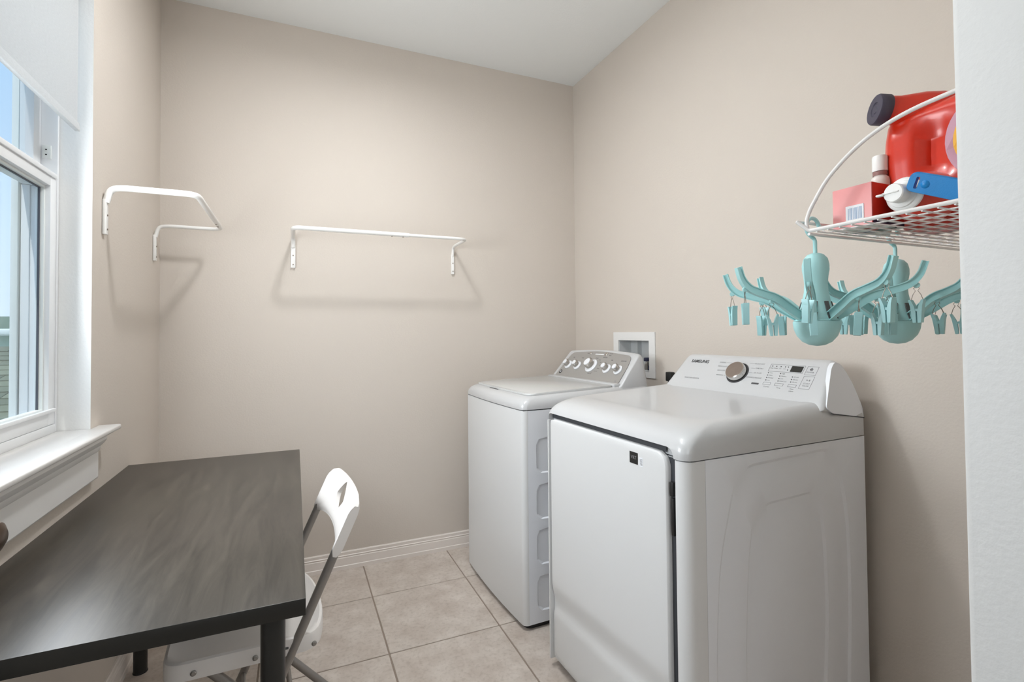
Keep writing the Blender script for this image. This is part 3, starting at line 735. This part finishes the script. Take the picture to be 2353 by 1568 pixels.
# display, frame, buttons
link('display', dbox(.536, .575, .1085, .131, 0, .0014), 'screen', dy, smooth=0)
def outl(s0, s1, t0, t1, w=.0009, gaps=()):
    bm = nb()
    for b in ((s0, s1, t0, t0+w), (s0, s1, t1-w, t1), (s0, s0+w, t0, t1), (s1-w, s1, t0, t1)): box(bm, b[0], b[1], b[2], b[3], 0, .0006)
    bmesh.ops.transform(bm, matrix=Matrix.Translation(org_d) @ B_d, verts=bm.verts); return bm
link('display_frame', outl(.457, .580, .105, .135), 'inkl', dy, smooth=0)
for nm, b in (('power_button', (.588, .624, .101, .134)), ('start_button', (.590, .625, .048, .096))):
    link(nm, outl(*b, w=.0007), 'inkl', dy, smooth=0)
for s0, s1 in ((.462, .490), (.505, .535), (.552, .580)): link('key', outl(s0, s1, .0505, .0605, w=.0007), 'inkl', dy, smooth=0)
link('badge', dbox(.419, .447, .0475, .0535, 0, .0008), 'ink', dy, smooth=0)
bm = nb()
for s, t in [(.466, .1265), (.481, .1265), (.497, .1265), (.513, .1265), (.5235, .1265), (.525, .1145)]+[(.4624+.0013*k, .0986-.0099*k) for k in range(4)]+[(.5076+.0013*k, .0986-.0099*k) for k in range(4)]+[(.5534+.0012*k, .0891-.0098*k) for k in range(3)]:
    lathe(bm, [(.0019, 0), (.0019, .0008), (0, .0008)], 10, axis_m(DP(s, t, 0), n_d))
tag(link('indicator_dots', bm, 'ink', dy, smooth=0), kind='stuff')
it = []
def dt_(s, x, y, sz=.0068, ax='LEFT'): it.append((s, sz, dmat(x, y, .0004), {'ax': ax}))
for s, x, y in (('NORMAL', .271, .129), ('HEAVY DUTY', .285, .111), ('DELICATES', .284, .0925), ('BEDDING', .286, .072)): dt_(s, x, y, .0072, 'RIGHT')
for s, x, y in (('QUICK DRY', .433, .132), ('TIME DRY', .436, .1125), ('AIR FLUFF', .438, .0935), ('WRINKLE RELEASE', .447, .0735)): dt_(s, x, y, .0072, 'RIGHT')
dt_('MOISTURE SENSOR', .109, .047, .0088); 
for k, s in enumerate(('Very', 'More', 'Normal', 'Less')): dt_(s, .4675+.0013*k, .0986-.0099*k, .006)
for k, s in enumerate(('High', 'Medium', 'Low', 'Extra Low')): dt_(s, .5125+.0013*k, .0986-.0099*k, .006)
for k, s in enumerate(('60 min', '40 min', '30 min')): dt_(s, .5585+.0012*k, .0891-.0098*k, .006)
for s, x in (('Damp', .466), ('Wrinkle', .481), ('Lint', .497), ('Lock', .513)): dt_(s, x, .1185, .0045, 'CENTER')
dt_('Dryness', .480, .043, .0066, 'CENTER'); dt_('Temp', .524, .043, .0066, 'CENTER'); dt_('Time', .570, .043, .0066, 'CENTER'); dt_('Adjust', .571, .0355, .0062, 'CENTER')
dt_('POWER', .604, .111, .0072, 'CENTER'); dt_('START', .609, .068, .0072, 'CENTER'); dt_('PAUSE', .609, .0595, .0072, 'CENTER')
tag(link('printed_legend', text_bm(it), 'inkl', dy, smooth=0), kind='stuff')
bm = nb(); lathe(bm, [(.0052, 0), (.0052, .0006), (.0042, .0006), (.0042, 0)], 20, axis_m(DP(.604, .1225, 0), n_d))
for s0, s1, t0, t1 in ((.6035, .6045, .1235, .1290), (.6125, .6132, .078, .0845), (.6145, .6152, .078, .0845)): 
    b_ = dbox(s0, s1, t0, t1, 0, .0006); me_ = bpy.data.meshes.new('x'); b_.to_mesh(me_); b_.free(); bm.from_mesh(me_); bpy.data.meshes.remove(me_)
tv = [bm.verts.new(DP(*p, .0006)) for p in ((.604, .078), (.611, .0812), (.604, .0845))]; bm.faces.new(tv)
for s0, s1, t in ((.273, .300, .129), (.288, .302, .111), (.287, .300, .0925), (.289, .298, .072), (.372, .398, .132), (.388, .404, .1125), (.388, .402, .0935)):
    b_ = dbox(s0, s1, t-.0003, t+.0003, 0, .0005); me_ = bpy.data.meshes.new('x'); b_.to_mesh(me_); b_.free(); bm.from_mesh(me_); bpy.data.meshes.remove(me_)
tag(link('printed_symbols', bm, 'inkl', dy, smooth=0), kind='stuff')

# ------------------------------------------------------------------ desk
tb = tag(empty('desk', (-.283, 1.66, 0)), 'dark wood-grain desk with black tube legs under the window', 'table')
bm = bx(-.3015, .3015, -.655, .648, .7035, .7350, bev=.0015, seg=2)
tp = link('tabletop', bm, 'wood', tb, mats=['wood', 'edge'])
for f in tp.data.polygons:
    if abs(f.normal.z) < .8: f.material_index = 1
for lx, ly in ((.245, -.598), (-.247, -.598), (.245, .592), (-.232, .570)):
    bm = nb(); tube(bm, [(lx, ly, .005), (lx, ly, .7005)], .0215, 24)
    lg = link('leg', bm, 'legb', tb)
    bm = nb(); lathe(bm, [(.046, .7008), (.046, .7034), (0, .7034)], 24, Matrix.Translation((lx, ly, 0)))
    for v in bm.verts: v.co.z = min(max(v.co.z, .7008), .7034)
    link('mounting_plate', bm, 'bolt', lg)
    bm = nb(); lathe(bm, [(.023, 0), (.023, .004), (.022, .0055), (0, .0055)], 20, Matrix.Translation((lx, ly, 0))); link('foot', bm, 'dark', lg)

# ------------------------------------------------------------------ folding chair
ch = tag(empty('folding_chair', (0, 1.60, 0), R(4.5)), 'white plastic folding chair on grey steel tubes, pushed under the desk', 'chair')
HY = .203
def bt(z): return .084+.46*(z-.642)                                   # x of the back tubes at height z
for s in (-1, 1):
    bm = nb(); tube(bm, [(bt(z)-(.0 if z > .6 else 0), s*(HY-.012), z) for z in (.018, .3, .6, .745)], .0115, 14)
    fr_ = link('back_tube', bm, 'tube', ch)
    bm = nb(); tube(bm, [(bt(.0), s*(HY-.012), .0), (bt(.036), s*(HY-.012), .036)], .0145, 14); link('foot_cap', bm, 'cap', fr_)
    bm = nb(); tube(bm, [(-.215, s*(HY-.032), .425), (.144, s*(HY-.032), .022)], .0115, 14)
    rl = link('rear_leg', bm, 'tube', ch)
    bm = nb(); tube(bm, [(.131, s*(HY-.032), .037), (.160, s*(HY-.032), .004)], .0145, 14); link('foot_cap', bm, 'cap', rl)
bm = nb(); tube(bm, [(-.012, -(HY-.034), .196), (-.012, (HY-.034), .196)], .0075, 12); link('crossbar', bm, 'tube', ch)
bm = nb(); tube(bm, [(bt(.17), -(HY-.014), .17), (bt(.17), (HY-.014), .17)], .0075, 12); link('crossbar', bm, 'tube', ch)
# backrest: a moulded plate that wraps the tubes, arched below, with a lozenge hole
bm = nb(); NU, NV = 24, 10
def bkpt(u, v, side):
    y = u*HY                                                        # u -1..1
    zt_ = .776-.004*u*u-.016*max(0, abs(u)-.86)/.14
    zb_ = .660-.027*abs(u)**2.2
    z = zb_+(zt_-zb_)*v
    wrap = max(0, abs(u)-.80)/.20
    x = bt(z)+.016*(1-u*u)*.7
    th_ = .006+.010*wrap
    ed = min(v, 1-v)/.12; th_ *= math.sqrt(min(1, max(.15, ed)))
    if abs(u) > .96: th_ *= .75
    return (x+side*th_, y, z-side*th_*.35)
NA = 72; HC = (0.0, .56)
def ray_rect(an):
    d = (math.cos(an), math.sin(an)*1.0); tx = (1-abs(HC[0]))/abs(d[0]) if abs(d[0]) > 1e-9 else 9e9
    ty = ((1-HC[1]) if d[1] > 0 else HC[1])/abs(d[1]) if abs(d[1]) > 1e-9 else 9e9
    t = min(tx, ty); return (HC[0]+d[0]*t, HC[1]+d[1]*t)
angs = sorted([2*PI*k/NA+.003 for k in range(NA)]+[math.atan2(b-HC[1], a) % (2*PI) for a, b in ((1, 1), (-1, 1), (-1, 0), (1, 0))])
loopO = [ray_rect(a) for a in angs]
def loz_pt(an):
    c, s_ = abs(math.cos(an)), abs(math.sin(an)); r = 1/((c/.25)**1.2+(s_/.36)**1.2)**(1/1.2); return (HC[0]+r*math.cos(an), HC[1]+r*math.sin(an))
loopI = [loz_pt(a) for a in angs]
TT = (0, .06, .14, .3, .5, .7, .86, .95, 1)
rg = []
for sd in (-1, 1):
    for t_ in (TT if sd < 0 else TT[::-1]):
        rg.append([bkpt(a[0]+(b[0]-a[0])*t_, a[1]+(b[1]-a[1])*t_, sd) for a, b in zip(loopO, loopI)])
V = loft(bm, rg, cap=False); n_ = len(angs)
for k in range(n_): bm.faces.new((V[-1][k], V[-1][(k+1) % n_], V[0][(k+1) % n_], V[0][k]))
bk = link('backrest', bm, 'chairw', ch, smooth=50)
# seat: dished pan with a deep rim, rounded at the rear
def seat_out(ins, z, zc_=None):
    P = rounded([(-.300+ins, -.178+ins, 0), (.040-ins, -.200+ins, 0), (.066-ins, -.10, 0), (.070-ins, 0, 0), (.066-ins, .10, 0), (.040-ins, .200-ins, 0), (-.300+ins, .178-ins, 0)], [.045, .05, .08, .08, .08, .05, .045], 5, True)
    return [(p.x, p.y, z) for p in P]
bm = nb(); rg = [seat_out(.008, .405), seat_out(.0, .407), seat_out(0, .440), seat_out(.002, .446), seat_out(.008, .449), seat_out(.016, .446), seat_out(.03, .441), seat_out(.07, .438)]
V = loft(bm, rg, cap=False); bm.faces.new(V[-1]); bm.faces.new(V[0][::-1])
se = link('seat', bm, 'chairw', ch, smooth=40)
for x, y in ((-.235, -.1835), (-.105, -.1915), (.030, -.1995)):
    bm = nb(); lathe(bm, [(.0065, 0), (.0065, .002), (.004, .004), (0, .0042)], 14, axis_m((x, y, .423), (.06, -1, 0))); link('bolt', bm, 'bolt', se)
bm = bx(-.09, -.03, -.1965, -.1895, .424, .430, bev=.001); link('slot', bm, 'cap', se)

# ------------------------------------------------------------------ wire shelf on the front wall
SX, SY0, SY1, SZ = .913, YF+.002, .652, 1.412
sh = tag(empty('wire_shelf', (SX, SY0, SZ)), 'white wire shelf on the wall above the dryer, holding laundry bottles', 'shelf')
def sp(x, y, z): return (x-SX, y-SY0, z-SZ)
X2 = 1.625
def arch(x): return [sp(x, y, z) for y, z in ((.655, 1.414), (.658, 1.430), (.651, 1.450), (.636, 1.473), (.617, 1.500), (.586, 1.527), (.551, 1.550), (.509, 1.567), (.470, 1.575), (.418, 1.579), (.37, 1.581), (SY0+.004, 1.582))]
for x in (SX, X2):
    bm = nb(); tube(bm, rounded(arch(x), .03, 4), .0036, 10); link('arched_brace', bm, 'wire', sh)
    bm = nb(); tube(bm, rounded([sp(x, SY0+.004, SZ), sp(x, SY1, SZ), sp(x-(.010 if x == SX else -.01), .670, SZ+.020)], .004, 3), .0036, 10); link('side_rail', bm, 'wire', sh)
for y, z, nm in ((.670, SZ+.020, 'front_rail'), (.653, SZ-.006, 'front_rail'), (SY0+.006, SZ-.004, 'back_rail')):
    bm = nb(); tube(bm, [sp(SX-.010 if z > SZ else SX, y, z), sp(X2+.01, y, z)], .003, 8); link(nm, bm, 'wire', sh)
bm = nb(); k = 0; x = SX+.045
while x < X2-.01:
    tube(bm, rounded([sp(x, SY0+.004, SZ-.001), sp(x, .650, SZ-.001), sp(x, .669, SZ+.020)], .006, 3), .0015, 6); x += .045
y = SY0+.022
while y < .645:
    tube(bm, [sp(SX, y, SZ-.0042), sp(X2, y, SZ-.0042)], .0015, 6); y += .0218
tag(link('wire_mesh', bm, 'wire', sh), kind='stuff')

# things on the shelf
ZS = SZ+.0008
rbx = tag(empty('carton', (.972, .572, ZS)), 'red carton with a white barcode sticker, nearest the left end of the wire shelf', 'box')
bm = bx(.002, .098, 0, .0725, .0015, .080, bev=.0008, seg=1); link('carton_body', bm, 'redbox', rbx)
link('end_panel', bx(0, .0019, .0004, .0721, .0015, .0795), 'endglare', rbx, smooth=0)
link('base_panel', bx(.001, .097, .0006, .0719, 0, .0014), 'print', rbx, smooth=0)
bm = nb(); box(bm, .03, .075, .050, .071, .0802, .086, bev=.001); link('flap', bm, 'greyflap', rbx)
sk = link('barcode_sticker', bx(-.0008, 0, .014, .047, .012, .043), 'sticker', rbx, smooth=0)
bm = nb()
for k in range(9): box(bm, -.0011, -.0008, .0175+k*.003, .0175+k*.003+(.0012 if k % 3 else .002), .0165, .0385)
link('barcode_print', bm, 'bars', sk, smooth=0)
link('navy_strip', bx(.003, .097, -.0006, 0, .002, .010), 'navy', rbx, smooth=0)

# tall red jug with a grip hollow
jg = tag(empty('detergent_jug', (1.152, .514, ZS)), 'large red detergent jug with a dark violet cap, standing upright on the wire shelf', 'bottle')
def jug_sec(z):
    prof_ = [(0, .080, .052), (.006, .090, .060), (.03, .100, .068), (.08, .1125, .074), (.13, .118, .076), (.175, .116, .074), (.205, .112, .068), (.222, .105, .055), (.232, .09, .036), (.236, .05, .012)]
    for (a, b) in zip(prof_, prof_[1:]):
        if a[0] <= z <= b[0]+1e-6:
            t = (z-a[0])/(b[0]-a[0]); return a[1]+(b[1]-a[1])*t, a[2]+(b[2]-a[2])*t
jg.scale = (.90, 1.02, 1.06)
bm = nb(); rings = []; NZ = 44
for i in range(NZ+1):
    z = .236*i/NZ; hy, hx = jug_sec(z); rg = []
    for k in range(56):
        a = 2*PI*k/56; ca, sa = math.cos(a), math.sin(a); e = .62
        x = -hx*math.copysign(abs(ca)**e, ca); y_ = hy*math.copysign(abs(sa)**e, sa)
        if ca > .1:
            # grip hollow: a deep U beside a raised handle column
            gy, gz = (y_-.018)/.025, (z-.135)/.052
            g = math.exp(-(gy**4)-(gz**4)); x += .030*g*min(1, (ca-.1)*3)
            g2 = math.exp(-((y_-.09)/.014)**2-((z-.13)/.09)**4); x -= .006*g2
        zz = z-.010*math.exp(-((y_-.03)/.05)**2)*max(0, (z-.2)/.036)
        rg.append((x, y_, zz))
    rings.append(rg)
loft(bm, rings); link('jug_body', bm, 'red', jg, smooth=60)
ax = Vector((-.80, .56, .16)).normalized(); nb0 = Vector((-.044, .071, .226))
bm = nb(); lathe(bm, [(.036, -.085), (.038, -.055), (.0355, -.024), (.030, .002), (.0265, .018), (.0255, .040), (0, .040)], 28, axis_m(nb0, ax)); link('jug_neck', bm, 'red', jg)
bm = nb(); lathe(bm, [(.0275, .036), (.0285, .038), (.0285, .056), (.027, .0585), (.0135, .0585), (.012, .0565), (.0085, .0565), (.007, .058), (0, .058)], 36, axis_m(nb0, ax)); link('cap', bm, 'navycap', jg)
for nm, ry, rz, off, m_ in (('label_print', .052, .066, 0, 'lav'), ('label_print', .040, .050, .0004, 'yel'), ('label_print', .032, .041, .0008, 'redlab')):
    bm = nb(); c0 = Vector((-.0792-off, -.050-.0*off, .138)); n_ = 32
    cols_ = [bm.verts.new((-.0775-off+.018*max(0, (abs(ry*math.cos(2*PI*k/n_)-.05)-.05))/.05, -.056+ry*math.cos(2*PI*k/n_), .135+rz*math.sin(2*PI*k/n_))) for k in range(n_)]
    bm.faces.new(cols_); link(nm, bm, m_, jg, smooth=0)

# red bottle lying on its side, white flip cap towards the room
lb = tag(empty('detergent_bottle', (.992, .5255, ZS)), 'red bottle lying on its side, with a white flip cap, before the tall jug', 'bottle')
bm = nb(); rings = []
for x, r in ((.002, .022), (.004, .026), (.014, .036), (.03, .0425), (.05, .0455), (.07, .0455), (.076, .043), (.081, .036), (.083, .02)):
    rings.append([(x, r*1.0*math.cos(2*PI*k/36), .0458+r*math.sin(2*PI*k/36)) for k in range(36)])
loft(bm, rings); link('bottle_body', bm, 'redl', lb, smooth=50)
bm = nb(); lathe(bm, [(.029, 0), (.030, .002), (.030, .006), (.0275, .009), (.024, .010), (.023, .013), (.0165, .015), (.0165, .034), (.015, .036), (0, .036)], 36, axis_m((.002, .002, .0458), (-1, .04, 0)))
cp = link('flip_cap', bm, 'whitep', lb)
bm = nb(); box(bm, -.036, -.012, -.006, .021, .0455, .0485, bev=.001); box(bm, -.038, -.030, .018, .030, .0435, .0475, bev=.0015); link('cap_tab', bm, 'whitep', cp)

# blue handle laid across
bh = tag(empty('blue_handle', (.965, .506, 1.474)), 'blue plastic handle with a slot near its end, lying across the red bottle', 'handle')
bm = nb(); d = Vector((.02, -.105, -.052)); dn = d.normalized(); sd = Vector((.25, .42, -.87)).cross(dn).normalized(); tn = dn.cross(sd).normalized()
wv = tn if abs(tn.z) > abs(sd.z) else sd; tk = dn.cross(wv).normalized()
L_ = d.length; ol = rounded([(0, -.0165, 0), (L_, -.0175, 0), (L_, .0175, 0), (0, .0165, 0)], [.010, .002, .002, .010], 6, True)
loft(bm, [[dn*p.x+wv*p.y*f+tk*o_ for p in ol] for o_, f in ((-.005, .93), (-.003, 1), (.003, 1), (.005, .93))])
hb = link('handle_bar', bm, 'blue', bh)
cb = nb(); so = rounded([(.010, -.010, 0), (.0155, -.010, 0), (.0155, .010, 0), (.010, .010, 0)], .0025, 4, True)
loft(cb, [[dn*p.x+wv*p.y+tk*o_ for p in so] for o_ in (-.02, .02)])
boolean(hb, link('cutter', cb, 'blue', bh))
bm = nb(); bmesh.ops.create_uvsphere(bm, u_segments=16, v_segments=10, radius=.0085)
for v in bm.verts: v.co = dn*.0255+v.co+tk*0
link('thumb_bump', bm, 'blue', bh)

# white bottle behind
wb = tag(empty('white_bottle', (1.0872, .6225, ZS)), 'slim white bottle with a brown neck ring, between the red carton and the red jug', 'bottle')
bm = nb(); lathe(bm, [(0, 0), (.015, 0), (.0163, .003), (.0163, .106), (.015, .113), (.011, .117), (.011, .119), (0, .119)], 28); link('bottle_body', bm, 'paleb', wb)
bm = nb(); lathe(bm, [(.0125, .118), (.0125, .126), (0, .126)], 24); link('neck_ring', bm, 'browncap', wb)
bm = nb(); lathe(bm, [(.0132, .1265), (.0132, .155), (.012, .158), (0, .158)], 28); link('cap', bm, 'whitep', wb)

# ------------------------------------------------------------------ octopus-shaped hanging dryers
def make_octopus(label, loc, theta):
    t = tag(empty('hanging_dryer', loc, 0), label, 'clothes hanger', 'octopus hanging dryers on the wire shelf')
    # body, z=0 at the top of the head
    hd = [(0, 0), (.008, 0), (.016, -.003), (.0235, -.011), (.0265, -.023), (.0265, -.033), (.024, -.046), (.0225, -.060), (.0235, -.076), (.0275, -.095), (.0335, -.115), (.0405, -.131), (.0455, -.1335)]
    hd = [(r_*.885, z_) for r_, z_ in hd]
    bm = nb(); lathe(bm, hd+[(0, -.1335)], 40); link('head', bm, 'teal', t, smooth=50)
    bm = nb(); lathe(bm, [(0, -.134), (.0408, -.134), (.0412, -.137), (.0398, -.149), (.0345, -.163), (.0255, -.1740), (.0135, -.1805), (0, -.1825)], 40); link('bowl', bm, 'teal', t, smooth=50)
    bm = nb(); hk = [(0, 0, -.002), (0, 0, .024), (-.003, 0, .029), (-.013, 0, .033)]
    for k in range(0, 13):
        a = R(250-20*k); hk.append((-.006+.0185*math.cos(a), 0, .0505+.0185*math.sin(a)))
    tube(bm, hk, .0036, 10); link('hook', bm, 'teal', t)
    armp = rounded([(.030, 0, -.127), (.06, 0, -.108), (.088, 0, -.088), (.118, 0, -.080), (.145, 0, -.071), (.160, 0, -.054), (.167, 0, -.030)], .032, 4)
    # smooth the path
    P = [Vector((p.x, 0, p.z)) for p in armp]
    def sec(i):
        tn_ = (P[min(i+1, len(P)-1)]-P[max(i-1, 0)]).normalized(); nn = Vector((-tn_.z, 0, tn_.x)); return nn
    hh = lambda i: .0086-.0034*(i/(len(P)-1))**1.5
    rings = []
    for i, p in enumerate(P):
        nn = sec(i); h = hh(i); f = .0050; w = .0014; q = h-.0016
        pr_ = [(-f, -h), (f, -h), (f, -q), (w, -q), (w, q), (f, q), (f, h), (-f, h), (-f, q), (-w, q), (-w, -q), (-f, -q)]
        rings.append([p+nn*b+Vector((0, a, 0)) for a, b in pr_])
    bm = nb(); loft(bm, rings)
    # end hooks that carry the pegs
    for (r_, z_) in ((.150, -.0745), (.093, -.0965)):
        lathe(bm, [(.0046, -.0022), (.0052, 0), (.0046, .0022)], 12, axis_m((r_+.004, 0, z_+.002), (0, 1, 0)))
    arm0 = link('arm', bm, 'teal', t, smooth=30)
    bm = nb(); prism(bm, [(.0236, -.0965), (.0258, -.0955), (.0362, -.1285), (.0335, -.1295)], -.0042, .0042, 'y')
    slot0 = link('arm_slot', bm, 'cap', t, smooth=0)
    def peg_parts(cx, cz, sp_):
        pm = nb()
        for s in (-1, 1):
            po = rounded([(s*.0012, -.048, 0), (s*(.0062), -.048, 0), (s*(.0062+sp_*.55), -.012, 0), (s*(.0062+sp_), 0, 0), (s*(.0025+sp_), .0, 0), (s*(.0012+sp_*.35), -.014, 0), (s*.0012, -.026, 0)], .0012, 2, True)
            loft(pm, [[(p.x, y, p.y) for p in po] for y in (-.0055, .0055)])
        box(pm, -.005, .005, -.0045, .0045, -.024, -.0185)
        sm = nb()
        tube(sm, [(.0065+sp_*.6, 0, -.006), (.006, 0, .006), (.0018, 0, .013), (.0045*math.cos(0), 0, .017), (0, 0, .0215), (-.0045, 0, .017), (-.0018, 0, .013), (-.006, 0, .006), (-.0065-sp_*.6, 0, -.006)], .0006, 5)
        for v_ in pm.verts: v_.co.z = v_.co.z*.86-.003
        return pm, sm
    pm, sm = peg_parts(0, 0, .0055)
    peg0 = link('peg', pm, 'tealpeg', t, smooth=30); spr0 = link('spring_wire', sm, 'spring', peg0)
    for k in range(8):
        th = R(theta+45*k)
        a = arm0 if k == 0 else arm0.copy(); s_ = slot0 if k == 0 else slot0.copy()
        for o in (a, s_):
            if k: C.objects.link(o)
            o.rotation_euler = (0, 0, th)
        for m_, (r_, z_) in enumerate(((.154, -.0955), (.097, -.1175))):
            if k == 0 and m_ == 0: pgx, sx = peg0, spr0
            else:
                pgx = peg0.copy(); C.objects.link(pgx); pgx.parent = t
                sx = spr0.copy(); C.objects.link(sx); sx.parent = pgx
            pgx.location = (r_*math.cos(th), r_*math.sin(th), z_)
            pgx.rotation_euler = (random.uniform(-.08, .08), random.uniform(-.08, .08), th+random.uniform(-1.2, 1.2))
    return t
make_octopus('pale teal octopus peg hanger hooked at the left end of the wire shelf', (.940, .660, 1.371), 31)
make_octopus('pale teal octopus peg hanger under the middle of the wire shelf, farther from the camera', (1.190, .655, 1.371), 25)

# ------------------------------------------------------------------ outside the window
tag(link('lawn', bx(-40, -1.2, 1, 60, -3.2, -3.1), 'grass', smooth=0), 'green lawn far below the window', 'lawn')
rf = tag(empty('shingle_roof', (-4.4, 4.0, .26)), 'low grey-green shingled roof just outside the window', 'roof')
SL = math.atan2(.86, 3.0); cs, sn = math.cos(SL), math.sin(SL)
LEN = 3.12
bm = nb(); box(bm, -3.2, 3.2, 0, LEN, -.10, -.02); bmesh.ops.transform(bm, matrix=Matrix.Rotation(SL, 4, 'X'), verts=bm.verts); link('roof_deck', bm, 'soffit', rf, smooth=0)
bm = bx(-.16, .16, -.01, .19, -.006, .006); tilt = Matrix.Rotation(R(-3.2), 4, 'X'); bmesh.ops.transform(bm, matrix=tilt, verts=bm.verts)
shg = None; e_ = .1475; nrow = int(LEN/e_)
for r_ in range(nrow):
    off = random.uniform(0, .32)
    for c_ in range(14):
        x = -.4+.324*c_*.999-off+(-1.2)
        if x > 2.9: continue
        if shg is None: shg = link('shingle', bm, 'shingle', rf, smooth=0); o = shg
        else: o = shg.copy(); C.objects.link(o)
        y = r_*e_; o.location = (x, y*cs, y*sn+random.uniform(-.002, .003)); o.rotation_euler = (SL, 0, random.uniform(-.012, .012))
bm = nb(); box(bm, -3.2, 3.2, LEN*cs, LEN*cs+.2, LEN*sn-.06, LEN*sn-.0); link('ridge_cap', bm, 'shingle', rf, smooth=0)
hs = tag(empty('house', (-5.5, 11, -3)), 'pale mint neighbouring house with white gutter seen over the near roof', 'house')
link('house_wall', bx(-5, 3, 0, 7, 0, 4.255), 'mint', hs, smooth=0)
link('gutter', bx(-5.3, 3.3, -.30, -.18, 4.26, 4.36, bev=.02), 'fascia', hs)
bm = nb(); vs = [(-5.3, -.3, 4.30), (3.3, -.3, 4.30), (3.3, 7.3, 4.30), (-5.3, 7.3, 4.30), (-.2, 1.0, 4.60), (.8, 1.0, 4.60), (.8, 5, 4.60), (-.2, 5, 4.60)]
V = [bm.verts.new(v) for v in vs]
for f in ((0, 1, 5, 4), (1, 2, 6, 5), (2, 3, 7, 6), (3, 0, 4, 7), (4, 5, 6, 7), (3, 2, 1, 0)): bm.faces.new([V[i] for i in f])
link('hip_roof', bm, 'leafg', hs, smooth=0)
